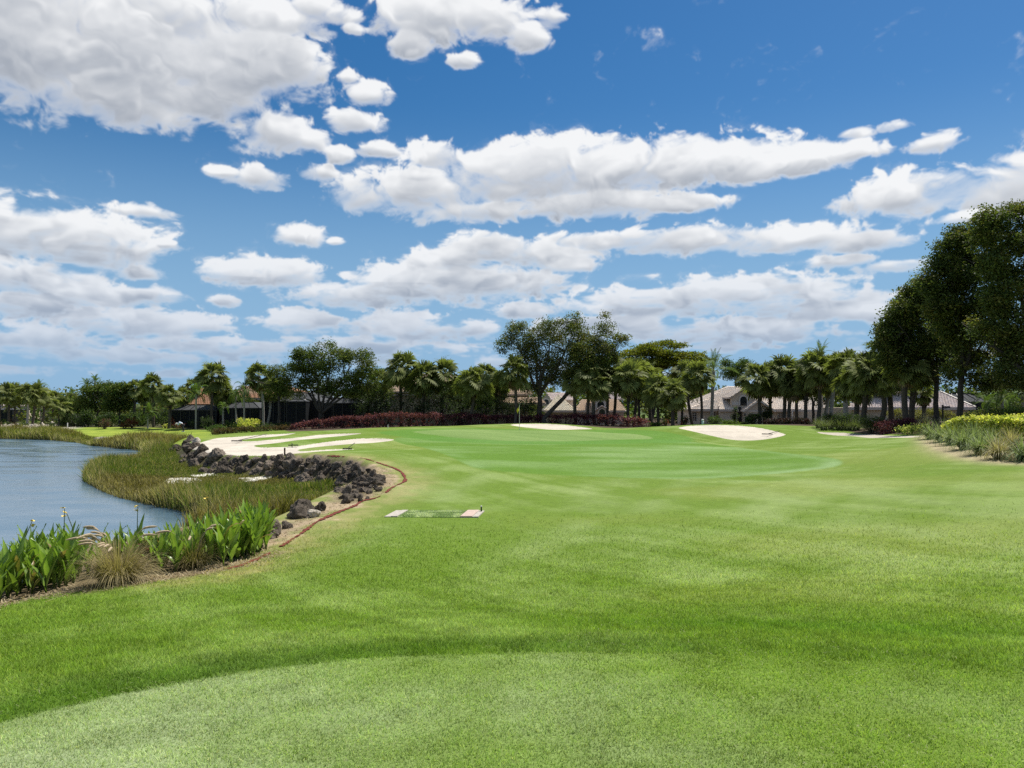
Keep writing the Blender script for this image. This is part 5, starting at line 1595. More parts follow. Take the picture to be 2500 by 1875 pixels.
for lab, u, vb, D, ru, hv, pal, nn, cat in (
   ('pink tinged shrub standing alone on the far lawn', 255, 1046, 97, 15, 26, [(.14, .10, .07), (.08, .09, .03), (.16, .07, .06)], 700, 'shrub'),
   ('low red croton bush on the far lawn', 303, 1046, 98, 14, 12, [(.15, .05, .02), (.10, .03, .015), (.12, .10, .02)], 500, 'shrub'),
   ('taller red croton bush on the far lawn', 322, 1044, 99, 14, 24, [(.17, .035, .02), (.10, .03, .015), (.12, .08, .02)], 600, 'shrub'),
   ('red leaved shrub behind the lawn left of the bending person', 420, 1040, 100, 10, 26, [(.17, .06, .04), (.08, .07, .02)], 400, 'shrub'),
   ('low mixed red and green shrub right behind the bending person', 432, 1046, 98, 18, 12, [(.12, .03, .02), (.06, .08, .02), (.12, .1, .03)], 500, 'shrub'),
   ('yellow tufted low plant under the palm in the red bed', 403, 1041, 98, 7, 5, YEL, 160, 'plant'),
   ('round dark green shrub under the bright feather palm', 504, 1049, 94, 20, 30, DKSH, 1100, 'shrub'),
   ('dark leafy shrub between the feather palms', 472, 1048, 96, 12, 22, DKSH, 600, 'shrub'),
   ('rounded light green shrub at the edge of the far lawn', 529, 1058, 88, 25, 19, MIDG, 1200, 'shrub'),
   ('green spiky shrub behind the rounded light green one', 560, 1048, 93, 20, 24, MIDG + DKSH, 900, 'shrub'),
   ('bright yellow variegated bush at the trunk of a curly palm', 605, 1043, 90, 30, 24, YEL, 1500, 'shrub'),
   ('lower green and yellow bush left of the variegated bush', 580, 1048, 91, 16, 16, MIDG + YEL[2:], 700, 'shrub'),
   ('dark shrub at the foot of the slim pale palm', 648, 1048, 90, 26, 16, DKSH, 900, 'shrub'),
   ('dark shrub by the left end of the wine red hedge', 690, 1050, 87, 18, 18, DKSH, 700, 'shrub'),
   ('small green clump by the pink far house', 6, 1032, 128, 8, 9, MIDG, 220, 'shrub'),
   ('small pinkish shrub by the pink far house', 28, 1030, 128, 8, 12, [(.16, .08, .07), (.07, .09, .03)], 220, 'shrub'),
   ('green shrub by the left window of the grey house', 1745, 1037, 84, 26, 22, MIDG + DKSH, 1200, 'shrub'),
   ('lime green low shrub left of the front door', 1780, 1038, 82, 18, 11, [(.14, .20, .03), (.09, .14, .03)], 700, 'shrub'),
   ('lime green low shrub before the garage', 1815, 1040, 81, 15, 8, [(.14, .20, .03), (.09, .14, .03)], 500, 'shrub'),
   ('clipped dark cone shaped shrub before the front door', 1794, 1036, 88, 7, 42, DKSH, 700, 'shrub'),
   ('green and yellow shrub hiding the garage door', 1838, 1041, 80, 20, 32, MIDG + DKSH, 1500, 'shrub'),
   ('loose leafy shrub between the garage palms', 1868, 1040, 82, 16, 50, DKSH + MIDG[:1], 1300, 'shrub'),
   ('pink flowering shrub left of the squat palm', 1672, 1034, 84, 14, 18, [(.05, .08, .02), (.30, .08, .09), (.05, .08, .02)], 500, 'shrub'),
   ('pink flowering shrub behind the low palms', 1625, 1036, 84, 10, 16, [(.05, .08, .02), (.30, .08, .09), (.05, .08, .02)], 400, 'shrub'),
   ('green ground shrub at the right end of the wine red hedge', 1600, 1042, 79, 20, 9, MIDG, 700, 'shrub'),
   ('black green shrub in the shade beside the path', 2128, 1061, 57, 30, 48, DARK, 3000, 'shrub'),
   ('dark leafy shrub under the palms left of the path', 2066, 1044, 62, 34, 36, DKSH, 2600, 'shrub'),
   ('green leafy shrub in the grove behind the tall grasses', 2030, 1040, 68, 22, 32, DKSH, 1600, 'shrub'),
   ('lush green palm grove undergrowth right of the black cage', 2440, 1000, 68, 60, 70, MIDG + DKSH, 5200, 'shrub'),
   ('bushy greenery at the right edge under the heavy limb', 2520, 1000, 64, 50, 70, DKSH + MIDG[:1], 4200, 'shrub'),
   ('dark bush behind the mauve roof', 2262, 958, 98, 60, 50, DKSH, 3000, 'shrub')):
    bush(lab, u, vb, D, ru, hv, pal, .15 if D > 70 else .11, nn, cat=cat, tuft=.15)
hedge('low brownish clipped hedge above the left bunker', topped([(518,1070,1058,70),(540,1067,1056,72),(580,1063,1053,75),(620,1060,1050,77),(658,1058,1050,78)]), 1.3, [(.10, .075, .03), (.07, .075, .025), (.085, .05, .025)], 3400, leaf=.14)
hedge('short brownish hedge between low hedge and wine red hedge', topped([(664,1057,1050,78),(706,1056,1049,79)]), 1.1, [(.10, .06, .03), (.08, .06, .025)], 900, leaf=.14)
hedge('dark purple ground hedge under the palms right of the garage', topped([(1870,1045,1031,76),(1920,1048,1030,73),(1985,1051,1028,69)]), 1.6, [(.035, .018, .018), (.05, .02, .022), (.03, .03, .016)], 3600, leaf=.14)
hedge('dark red hedge beside the end of the path', topped([(2152,1063,1036,54),(2180,1062,1033,55),(2225,1056,1031,57),(2236,1050,1032,59)]), 1.4, [(.10, .028, .042), (.075, .022, .03), (.14, .05, .07)], 4200, leaf=.12)
hedge('olive clipped hedge left of the shaggy trunk', topped([(2240,1040,1016,66),(2262,1040,1006,66),(2300,1040,1005,65),(2335,1040,1014,64)]), 2.0, OLIVE, 4800, leaf=.11)
hedge('olive clipped hedge right of the shaggy trunk', topped([(2352,1050,1020,58),(2385,1050,1015,58),(2425,1050,1016,57)]), 2.0, OLIVE, 4200, leaf=.11)
hedge('olive clipped hedge behind the dark red hedge', topped([(2178,1035,1010,68),(2206,1035,1006,68)]), 1.6, OLIVE, 1800, leaf=.11)
hedge('sheared green hedge rising to the right edge', topped([(2400,1042,1020,47),(2440,1040,1010,46),(2500,1040,1005,45),(2580,1040,1002,45)]), 2.6, MIDG + OLIVE[:1], 7000, leaf=.10)
hedge('bright yellow variegated clipped hedge at the right edge', topped([(2376,1076,1044,35),(2400,1080,1033,33.5),(2440,1084,1027,32.5),(2500,1086,1026,32),(2590,1086,1026,32)]), 2.6, YEL, 17000, leaf=.115, tuft=.055)
hedge('low yellow ground cover strip behind the lawn edge', topped([(2208,1058,1048,52),(2240,1057,1047,52.5),(2274,1056,1048,53)]), 1.6, YEL[2:] + MIDG, 2400, leaf=.10, name='ground_cover_plants', cat='ground cover')

# ornamental grasses on the right, each tuft its own
TUFTS = [(2296,1078,40,1.25,0),(2322,1094,35,1.15,0),(2352,1108,31,1.05,0),(2392,1118,28.5,.95,0),(2436,1124,26.5,1.0,1),(2496,1130,25.5,.95,0),(2540,1134,25,1,0),(2270,1070,43,1.1,0),
         (2340,1084,37,1.2,0),(2376,1094,33,1.1,0),(2256,1048,56,1.25,1),(2362,1070,40,1.1,2),(2420,1104,30,.9,0),(2468,1112,28.5,.95,1),(2392,1082,37,.9,2)]
SIDE = {0: 'green fountain grass tuft in the row below the yellow hedge', 1: 'straw coloured fountain grass tuft near the right oaks', 2: 'dark green fountain grass tuft in the shade of the right oaks'}
for i, (u, v, D, H, k) in enumerate(TUFTS):
    p = foot(u, D)
    fountain_grass(SIDE[k], p[0], p[1], H, [(.12, .165, .055), (.20, .17, .08), (.085, .12, .045)][k], [(.30, .36, .17), (.46, .40, .23), (.20, .26, .11)][k], SIDE[k] + 's', n=300, w=.019, seed=40 + i, xy=.16, lean=1.25)
for i, (u, D) in enumerate([(2010,62),(2028,62.5),(2048,61.5),(2070,61),(2090,60.5),(1998,63.5)]):
    p = foot(u, D)
    fountain_grass('tall green grass tuft along the path under the palms', p[0], p[1], .95, (.08, .11, .03), (.20, .23, .09), 'grass tufts along the path', n=360, w=.014, seed=70 + i, xy=.2)

# ------------------------------------------------------------------ marsh reeds
botp_xy = np.array([plane_pt(u, v, ZM) for u, v in [(424,1120),(440,1140),(470,1150),(520,1156),(560,1160),(600,1165),(650,1170),(700,1176),(750,1186),(800,1197),(835,1209)]])
def reeds(name, label, npts, ymin, ymax, H, w, seed, pals, patchy=.5):
    rg = np.random.default_rng(seed); got = []
    bb = MARSH; tot = 0
    while tot < npts:
        y = rg.uniform(ymin, ymax, npts * 3); x = rg.uniform(-.74, -.10, npts * 3) * y
        sm = sdist(x, y, MARSH); sl = sdist(x, y, LAKE); sp = patch_sd(x, y)
        dn = vnoise(x * .35, y * .35, seed)
        ok = (sm > -.3) & (sl < .12 + .5 * (dn - .4)) & ((sp < -.15) | (rg.random(len(x)) < .14)) & (rg.random(len(x)) < .35 + 1.1 * dn) & ((sl < .15) | (rg.random(len(x)) < .55))
        got.append(np.stack([x[ok], y[ok]], 1)); tot += ok.sum()
    xy = np.concatenate(got)[:npts]; n = len(xy)
    z = np.maximum(height(xy[:, 0], xy[:, 1]), ZW - .25)
    tone = vnoise(xy[:, 0] * .22 + 3, xy[:, 1] * .22, seed + 3); tall = .55 + .95 * vnoise(xy[:, 0] * .45, xy[:, 1] * .45 + 9, seed + 5)
    dry = sdist(xy[:, 0], xy[:, 1], LAKE)
    pals = np.array(pals)
    c = pals[0] + (pals[1] - pals[0]) * np.clip((tone - .3) * 2.4, 0, 1)[:, None]
    s2 = rg.random(n)[:, None]; c = np.where(s2 > .78, pals[2], c); c = np.where((dry > -.6)[:, None] & (s2 > .45), pals[2], c)
    c = c * rg.uniform(.6, 1.4, (n, 1))
    L = H * tall * rg.uniform(.5, 1.3, n)
    L = L * (.35 + .65 * sstep(1.0, 5.5, seg_dist(xy[:, 0], xy[:, 1], botp_xy, False)))
    L = L * (.30 + .70 * sstep(-1.0, -4.5, patch_sd(xy[:, 0], xy[:, 1] + 1.6)))
    a = rg.uniform(0, 2 * np.pi, n); t = np.abs(rg.normal(0, .33, n))
    d = np.stack([np.cos(a) * np.sin(t), np.sin(a) * np.sin(t), np.cos(t)], 1)
    sd = np.stack([-np.sin(a), np.cos(a), np.zeros(n)], 1); sd = np.where(rg.random((n, 1)) < .5, sd, np.tile([1.0, 0, 0], (n, 1))) * w
    p0 = np.stack([xy[:, 0], xy[:, 1], z], 1); p1 = p0 + d * L[:, None] * .55
    d2 = d + np.stack([np.cos(a), np.sin(a), -.2 * np.ones(n)], 1) * rg.uniform(.1, .6, (n, 1)); d2 /= np.linalg.norm(d2, axis=1)[:, None]
    p2 = p1 + d2 * L[:, None] * .45
    V = np.stack([p0 - sd, p0 + sd, p1 - sd * .8, p1 + sd * .8, p2], 1).reshape(-1, 3)
    b = np.arange(n) * 5
    F = np.concatenate([np.stack([b, b+1, b+3], 1), np.stack([b, b+3, b+2], 1), np.stack([b+2, b+3, b+4], 1)])
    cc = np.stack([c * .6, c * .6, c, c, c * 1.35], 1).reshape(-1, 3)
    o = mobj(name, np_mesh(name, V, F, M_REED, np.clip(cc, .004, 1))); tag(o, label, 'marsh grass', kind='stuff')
RP = [(.120, .165, .024), (.165, .140, .042), (.34, .28, .13)]
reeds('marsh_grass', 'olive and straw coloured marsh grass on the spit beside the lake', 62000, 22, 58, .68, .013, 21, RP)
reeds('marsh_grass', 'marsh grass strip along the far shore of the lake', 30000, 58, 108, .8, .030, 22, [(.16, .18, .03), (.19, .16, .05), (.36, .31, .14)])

# dark understorey between the far lawn and the houses
for i in range(30):
    u = 150 + 410 * i / 30 + random.uniform(-8, 8); D = random.uniform(103, 112)
    bush('dark leafy shrub in the understorey between far lawn and houses', u, 1040, D, random.uniform(13, 20), random.uniform(18, 46), random.choice([DKSH, DKSH, MIDG + DKSH]), .24, 650, group='understorey shrubs behind the far lawn', tuft=.26)
# scrub on the stony far bank
for i in range(26):
    u = random.uniform(-5, 205); D = random.uniform(112, 124)
    vb = 1040
    bush('small brownish scrub bush on the stony far bank', u, 1042, D, random.uniform(6, 11), random.uniform(6, 12), random.choice([[(.10, .085, .04), (.07, .07, .03)], DKSH + MIDG[:1], [(.13, .10, .06), (.08, .05, .03)]]), .22, 170, name='scrub_bush', group='scrub bushes on the stony far bank', tuft=.2)

# ------------------------------------------------------------------ lava boulders
import bmesh
from mathutils import noise as mnoise
m, nt, bs = nodes_of('lava rock')
t = N(nt, 'ShaderNodeTexCoord')
n1 = N(nt, 'ShaderNodeTexNoise', i_Scale=3.0, i_Detail=8.0, i_Roughness=.7); nt.links.new(t.outputs['Object'], n1.inputs['Vector'])
cr = N(nt, 'ShaderNodeValToRGB'); e = cr.color_ramp.elements
e[0].position = .3; e[0].color = (.034, .028, .023, 1); e[1].position = .72; e[1].color = (.24, .195, .15, 1)
nt.links.new(n1.outputs[0], cr.inputs[0])
oi = N(nt, 'ShaderNodeObjectInfo'); mr = N(nt, 'ShaderNodeMapRange'); mr.inputs[3].default_value = .6; mr.inputs[4].default_value = 1.45
nt.links.new(oi.outputs['Random'], mr.inputs[0]); sc = N(nt, 'ShaderNodeVectorMath', operation='SCALE')
nt.links.new(cr.outputs[0], sc.inputs[0]); nt.links.new(mr.outputs[0], sc.inputs['Scale']); nt.links.new(sc.outputs[0], bs.inputs['Base Color'])
bs.inputs['Roughness'].default_value = .92; bs.inputs['Specular IOR Level'].default_value = .2
n2 = N(nt, 'ShaderNodeTexNoise', i_Scale=9.0, i_Detail=6.0, i_Roughness=.7); nt.links.new(t.outputs['Object'], n2.inputs['Vector'])
bp = N(nt, 'ShaderNodeBump'); bp.inputs['Strength'].default_value = .9; bp.inputs['Distance'].default_value = .08
nt.links.new(n2.outputs[0], bp.inputs['Height']); nt.links.new(bp.outputs[0], bs.inputs['Normal'])
M_ROCK = m
M_PALEROCK = plain('pale limestone', (.42, .37, .30), .95, 5, .35, .7)
def rock_mesh(seed, mat):
    bm = bmesh.new(); bmesh.ops.create_icosphere(bm, subdivisions=4, radius=1.0)
    o = Vector((seed * 3.7, seed * 1.3, seed * 2.1))
    rg = random.Random(seed); planes = [(Vector((rg.gauss(0, 1), rg.gauss(0, 1), rg.gauss(0, 1))).normalized(), rg.uniform(.55, .80)) for _ in range(13)]
    for v in bm.verts:
        d = v.co.normalized(); r = 1.0
        for nrm, k in planes:
            q = d.dot(nrm)
            if q > .05: r = min(r, k / q)
        r += .16 * mnoise.noise(d * 1.8 + o) + .09 * mnoise.noise(d * 4.5 + o) + .05 * mnoise.noise(d * 9 + o) + .03 * mnoise.noise(d * 17 + o)
        v.co = d * r
    me = bpy.data.meshes.new('boulder'); bm.to_mesh(me); bm.free(); me.materials.append(mat)
    return me
ROCKS = [rock_mesh(s, M_ROCK) for s in range(12)]
PROCK = [rock_mesh(40 + s, M_PALEROCK) for s in range(3)]
def rock(p, r, label, group=None, me=None, squash=.8):
    o = bpy.data.objects.new('boulder', me or random.choice(ROCKS)); link(o)
    o.location = tuple(p); o.rotation_euler = (random.uniform(0, 6.3), random.uniform(0, 6.3), random.uniform(0, 6.3))
    o.scale = (r * random.uniform(.85, 1.2), r * random.uniform(.8, 1.15), r * squash * random.uniform(.85, 1.15))
    tag(o, label, 'boulder', group); return o
ORD = ['first','second','third','fourth','fifth','sixth','seventh','eighth','ninth','tenth','eleventh','twelfth','thirteenth','fourteenth','fifteenth','sixteenth','seventeenth','eighteenth','nineteenth','twentieth',
       'twenty-first','twenty-second','twenty-third','twenty-fourth','twenty-fifth','twenty-sixth','twenty-seventh','twenty-eighth','twenty-ninth','thirtieth']
RP_ = np.array(ROCKPX, float); got = []
for _ in range(9000):
    u = random.uniform(425, 930); v = random.uniform(1094, 1228)
    if not in_poly(np.array([u]), np.array([v]), RP_)[0]: continue
    rad = random.choice((12, 14, 16, 18, 21, 25)) * (.85 if u > 850 else 1.0)
    if all(((u - a) / 1.05) ** 2 + ((v - b) / .72) ** 2 > (.60 * (rad + c)) ** 2 for a, b, c in got): got.append((u, v, rad))
rows = {0: [], 1: [], 2: []}
for (u, v, rad) in got:
    top = np.interp(u, [427,475,505,600,700,800,850,885,928], [1100,1096,1112,1124,1123,1129,1132,1143,1176]); bot = np.interp(u, [427,458,500,560,640,700,740,800,850,880,928], [1110,1143,1156,1158,1164,1174,1184,1194,1226,1213,1178])
    f_ = (v - top) / max(4, bot - top); rows[0 if f_ < .33 else 1 if f_ < .67 else 2].append((u, v, rad))
for k_, nm_ in ((0, 'top'), (1, 'middle'), (2, 'bottom')):
    L_ = sorted(rows[k_])
    for i, (u, v, rad) in enumerate(L_):
        q, side = (i, 'left') if i < len(L_) / 2 else (len(L_) - 1 - i, 'right')
        p = at(u, v); r = rad * p[1] / FPX
        rock(p + np.array([0, .18 * r, .02 * r]), r * 1.12, 'dark lava boulder, %s from the %s end of the %s course of the rock wall' % (ORD[min(q, 29)], side, nm_), 'lava boulders of the rock wall under the left bunker', None, .86)
print('wall rocks', len(got))
LB = 'small dark rock in the rubble beside the rock wall and the red line'
for i in range(26):
    u = random.uniform(845, 935); v = random.uniform(1150, 1228)
    p = at(u, v); rock(p + np.array([0, 0, .03]), random.uniform(.07, .17), LB, 'small rocks in the rubble beside the rock wall')
for (u, v, r, lab, me) in ((738,1262,.50,'lone dark boulder at the reeds beside the gravel bank',None),(655,1312,.40,'low dark boulder beside the last canna leaves',None),(846,1228,.22,'small dark rock on the gravel bank below the rock wall',None),
      (780,1248,.22,'flat grey stone on the gravel bank right of the lone boulder',None),(762,1262,.26,'pale stone leaning on the lone dark boulder',PROCK[0]),(466,1078,.42,'grey rock at the far left corner of the sand',None),(478,1085,.36,'pale rock in the sand at the far left corner',PROCK[1]),
      (455,1084,.40,'rough brown rock left of the sand corner',None),(700,1290,.16,'small stone on the straw bank left of the red line',None),(905,1188,.3,'brown clod beside the bend of the red line',None)):
    p = at(u, v); rock(p + np.array([0, 0, r * .25]), r, lab, None, me)
p = at(247, 1074); o = rock(p + np.array([0, 0, .1]), 1.0, 'long pale flat rock on the far shore of the lake', None, PROCK[2], .3); o.rotation_euler = (0, 0, .3); o.scale = (1.0, .6, .28)
for i in range(22):
    u = random.uniform(0, 165); D = random.uniform(108, 120); p = foot(u, D)
    rock(p + np.array([0, 0, .1]), random.uniform(.3, .8), 'pale stone on the stony far bank of the lake', 'pale stones on the stony far bank', random.choice(PROCK), .5)

# ------------------------------------------------------------------ canna plants along the near bank
def canna_leaf(seed, L, W, bend):
    rg = np.random.default_rng(seed); V = []; C = []; n = 7
    p = Vector((0, 0, 0)); th = .12; base = np.array((.150, .255, .036))
    for i in range(n + 1):
        t = i / n; w = W * (.28 + 1.0 * math.sin(math.pi * min(1, t * .92 + .08)) ** .9) * (1 - t ** 4) if i < n else .002
        if t < .12: w = W * .25
        fold = .45; wav = .012 * math.sin(t * 14 + seed)
        nx = Vector((math.cos(th), 0, -math.sin(th)))
        V += [p + Vector((0, -w, 0)) + nx * (-w * fold + wav), p.copy(), p + Vector((0, w, 0)) + nx * (-w * fold - wav)]
        k = 1 + .12 * math.sin(t * 9 + seed); C += [base * k * rg.uniform(.9, 1.1), base * np.array((1.6, 1.35, 1.6)) * k, base * k * 1.15]
        p = p + Vector((math.sin(th), 0, math.cos(th))) * (L / n); th += bend * (.3 + t) / n * 2
    F = []
    for i in range(n):
        a = 3 * i; F += [(a, a+1, a+4, a+3), (a+1, a+2, a+5, a+4)]
    return np_mesh('leaf', np.array([tuple(v) for v in V]), np.array(F), M_CANNA, np.clip(np.array(C), 0, 1), smooth=True)
def canna_leaf_old(s, L, W, b):
    me = canna_leaf(s, L, W, b); a = me.color_attributes['col']
    n = len(me.vertices); c = np.ones((n, 4), np.float32); t = np.linspace(0, 1, n)[:, None]; c[:, :3] = np.array([.16, .20, .03]) * (1 - t) + np.array([.30, .21, .09]) * t; a.data.foreach_set('color', c.ravel()); return me
CLEAF = [canna_leaf(s, L, W, b) for s, (L, W, b) in enumerate([(.70,.050,.14),(.62,.056,.28),(.76,.046,.08),(.62,.058,.45),(.52,.044,.8),(.70,.052,.20)])]
CLEAF = CLEAF * 3 + [canna_leaf_old(20, .60, .044, .7), canna_leaf_old(21, .5, .040, 1.1)]
CSTEM = MB().tube([(0, 0, -.1), (.01, 0, .3), (0, .01, .62)], [.020, .016, .010], 6).mesh('stem', None, smooth=True)
_a = CSTEM.color_attributes.new('col', 'FLOAT_COLOR', 'POINT'); _a.data.foreach_set('color', np.tile([.10, .16, .03, 1], (len(CSTEM.vertices), 1)).astype(np.float32).ravel())
CSTEM.materials.append(M_CANNA)
def petal_mesh():
    mb = MB()
    for k in range(4):
        a = k * 1.6; d = .42 * Vector((math.cos(a), math.sin(a), .9)); s = Vector((-math.sin(a), math.cos(a), 0)) * .028
        q = d * .06; t = d * .11 + Vector((0, 0, -.02 * k))
        mb.add([(0, 0, 0), tuple(q - s), tuple(t), tuple(q + s)], [(0, 1, 2, 3)])
    return mb.mesh('flower', M_FLOWER)
PETAL = petal_mesh()
def canna(x, y, s, label, group, leaves=7, flower=False):
    z = gz(x, y); r = empty('canna_plant', (x, y, z), random.uniform(0, 6.28)); tag(r, label, 'canna', group)
    st = bpy.data.objects.new('stem', CSTEM); link(st, r); st.scale = (s, s, s * (1.0 if not flower else 1.0))
    for i in range(leaves):
        o = bpy.data.objects.new('leaf', random.choice(CLEAF)); link(o, r)
        t = i / leaves; o.location = (0, 0, s * (.03 + .5 * t))
        o.rotation_euler = (0, random.uniform(.06, .42) * (1.15 - .75 * t), i * 2.5 + random.uniform(-.5, .5)); k = s * random.uniform(.85, 1.12); o.scale = (k, k, k)
    if flower:
        h = s * random.uniform(1.25, 1.5); dx = random.uniform(-.15, .25)
        f = MB().tube([(0, 0, s * .5), (dx * .3, 0, h * .75), (dx, 0, h)], [.010, .008, .006], 5).mesh('flower_stalk', None)
        a = f.color_attributes.new('col', 'FLOAT_COLOR', 'POINT'); a.data.foreach_set('color', np.tile([.12, .17, .05, 1], (len(f.vertices), 1)).astype(np.float32).ravel()); f.materials.append(M_CANNA)
        fo = mobj('flower_stalk', f, r)
        for q in range(random.randint(1, 3)):
            p_ = bpy.data.objects.new('flower', PETAL); link(p_, fo); p_.location = (dx + random.uniform(-.05, .05), random.uniform(-.05, .05), h - q * .08); p_.rotation_euler = (random.uniform(-.5, .5), random.uniform(-.5, .5), random.uniform(0, 6))
LC0 = 'green canna left of the big straw grass'
LC1 = 'green canna right of the big straw grass'
LC2 = 'tall leafy canna near the gravel bank'
FL = smooth_line(at_many([(-60,1490),(0,1468),(100,1452),(200,1438),(300,1424),(380,1412),(470,1398),(540,1384),(600,1368),(645,1348)])[:, :2], 5)
cum = np.concatenate([[0], np.cumsum(np.linalg.norm(np.diff(FL, axis=0), axis=1))])
def bank_at(t):
    return np.array([np.interp(t * cum[-1], cum, FL[:, 0]), np.interp(t * cum[-1], cum, FL[:, 1])])
inv = lambda p: p[0] / p[1] * FPX + 1250
cnt = 0
for i in range(270):
    t = rng.random(); off = rng.random() ** .9 * 2.5
    p = bank_at(t); p = p + np.array([-.30, .95]) * off + rng.normal(size=2) * .08
    u = inv(p)
    if u > 655 or u < -70: continue
    if 195 < u < 345 and off < 1.35: continue
    if 345 < u < 480 and off < .75 and rng.random() < .75: continue
    right = u > 500
    s = (.84 if u < 200 else .80 if not right else .92) * random.uniform(.8, 1.12)
    if right and off > 1.9: continue
    if 345 < u < 500: s *= .9
    lab = (LC0 if u < 260 else LC2 if right else LC1) + (', in the front row' if off < .8 else ', in the back row' if off > 1.5 else ', in the middle of the bed')
    canna(p[0], p[1], s, lab, 'canna plants in the bed along the near lake bank', leaves=random.choice((6, 7, 7)), flower=False); cnt += 1
for (u, off, lab) in ((30,.6,'canna with yellow flower near the left edge of the picture'),(100,1.6,'canna with drooping yellow bloom above the left bed'),(128,1.7,'canna with fading flower stalk left of the straw coloured grass'),
                      (292,2.0,'canna with tall white seed stalk behind the straw coloured grass'),(495,1.6,'canna with orange yellow bloom standing against the marsh grass')):
    tt = np.linspace(0, 1, 200); us = [inv(bank_at(t)) for t in tt]; t = tt[int(np.argmin(np.abs(np.array(us) - u)))]
    p = bank_at(t) + np.array([-.3, .95]) * off
    canna(p[0], p[1], .88, lab, None, 6, True)
p = at(268, 1432)
fountain_grass('straw coloured fountain grass clump with feathery plumes on the near bank', p[0], p[1] + .25, .84, (.19, .165, .07), (.46, .37, .20), None, n=1500, plumes=18, w=.0055, seed=5, xy=.27, lean=1.0)
p = at(420, 1408)
fountain_grass('low dry grass tuft among the cannas right of the big clump', p[0], p[1] + .9, .7, (.10, .10, .04), (.27, .21, .10), None, n=500, plumes=4, w=.006, seed=6, xy=.2)
bush('small russet leaved shrub among the cannas', 378, 1400, at(378, 1405)[1] + 1.0, 42, 90, [(.10, .09, .03), (.07, .09, .03), (.14, .05, .03)], .05, 1100, tuft=.05, per=14)

# dry litter along the bank
def litter(n, seed):
    rg = np.random.default_rng(seed); P_ = []
    while len(P_) < n:
        t = rg.random(); p = bank_at(t) + np.array([.1, -.15]) + rg.normal(size=2) * np.array([.25, .28]); P_.append(p)
    ex = []
    while len(ex) < n:
        x = rg.uniform(-9, -2); y = rg.uniform(13, 32)
        if in_poly(np.array([x]), np.array([y]), STRAW)[0]: ex.append((x, y))
    xy = np.concatenate([np.array(P_), np.array(ex)]); m = len(xy)
    z = height(xy[:, 0], xy[:, 1]) + .012
    a = rg.uniform(0, np.pi, m); l = rg.uniform(.05, .22, m); d = np.stack([np.cos(a), np.sin(a), rg.normal(0, .22, m)], 1) * l[:, None] / 2; s = np.stack([-np.sin(a), np.cos(a), np.zeros(m)], 1) * .007
    c = np.stack([xy[:, 0], xy[:, 1], z], 1)
    V = np.stack([c - d - s, c - d + s, c + d + s, c + d - s], 1).reshape(-1, 3)
    col = np.array([(.42, .33, .20), (.30, .22, .13), (.50, .42, .28)])[rg.integers(0, 3, m)] * rg.uniform(.6, 1.2, (m, 1))
    o = mobj('straw_litter', np_mesh('straw_litter', V, np.arange(4 * m).reshape(m, 4), M_REED, np.repeat(col, 4, 0))); tag(o, 'dry straw and fallen leaves along the lake bank', 'straw litter', kind='stuff')
litter(2600, 8)
# ------------------------------------------------------------------ tee mat and course furniture
M_WHITEB = plain('weathered white board', (.42, .38, .32), .85, 12, .18, .2)
M_PINKB = plain('pinkish grey board', (.48, .36, .30), .85, 12, .22, .2)
M_GREENP = plain('dark green paint', (.012, .035, .014), .5, 20, .1)
M_STEEL = plain('painted steel', (.60, .58, .50), .4, 20, .05)
M_YFLAG = plain('yellow flag cloth', (.62, .52, .04), .8, 20, .12)
M_WOOD = plain('brown wood', (.10, .065, .040), .85, 14, .3, .3)
M_RAKE = plain('dark rake', (.035, .03, .025), .7, 14, .2)
M_WHITEP = plain('white stake paint', (.72, .70, .66), .7, 20, .05)
M_REDP = plain('red turf paint', (.140, .028, .017), .95, 30, .45)
a, b = at(938, 1263), at(1167, 1265)
y0, y1 = a[1], at(1171, 1247.5)[1]; zc = max(gz(x, y) for x in (a[0], b[0]) for y in (y0, y1)) - .022
x0 = a[0]; x1 = b[0]; W = x1 - x0; sk = .14
r = empty('tee_mat', (x0 + W / 2, (y0 + y1) / 2, zc)); tag(r, 'green artificial turf tee mat with pale boards at both ends', 'tee mat')
def slab(xa, xb, ya, yb, za, zb_):
    mb = MB(); k = lambda x, y: x + (y - y0) / (y1 - y0) * sk
    vs = [(k(xa, ya), ya, za), (k(xb, ya), ya, za), (k(xb, yb), yb, za), (k(xa, yb), yb, za)]
    vs += [(x, y, zb_) for x, y, z in vs]
    return mb.add(vs, [(3,2,1,0), (4,5,6,7), (0,1,5,4), (1,2,6,5), (2,3,7,6), (3,0,4,7)])
slab(x0, x0 + .17, y0, y1, zc - .12, zc + .035).build('board', M_WHITEB, r)
slab(x0 + .175, x0 + .34, y0 + .01, y1, zc - .12, zc + .045).build('board', M_WHITEB, r)
slab(x1 - .48, x1 - .16, y0 - .01, y1, zc - .12, zc + .045).build('board', M_PINKB, r)
slab(x1 - .155, x1, y0 - .02, y1 - .08, zc - .12, zc + .035).build('board', M_WHITEB, r)
slab(x0 + .345, x1 - .485, y0 + .005, y1, zc - .12, zc + .012).build('mat_base', plain('green mat backing', (.12, .20, .07), .9, 20, .3), r)
n = 16000; xx = rng.uniform(x0 + .36, x1 - .50, n); yy = rng.uniform(y0 + .015, y1 - .01, n); xx = xx + (yy - y0) / (y1 - y0) * sk
aa = rng.uniform(0, 6.28, n); h = rng.uniform(.03, .05, n); c = np.stack([xx, yy, np.full(n, zc + .011)], 1)
s = np.stack([np.cos(aa), np.sin(aa), np.zeros(n)], 1) * .006; tp = c + np.stack([rng.normal(0, .015, n), rng.normal(0, .015, n), h], 1)
V = np.stack([c - s, c + s, tp], 1).reshape(-1, 3) - np.array(r.location)
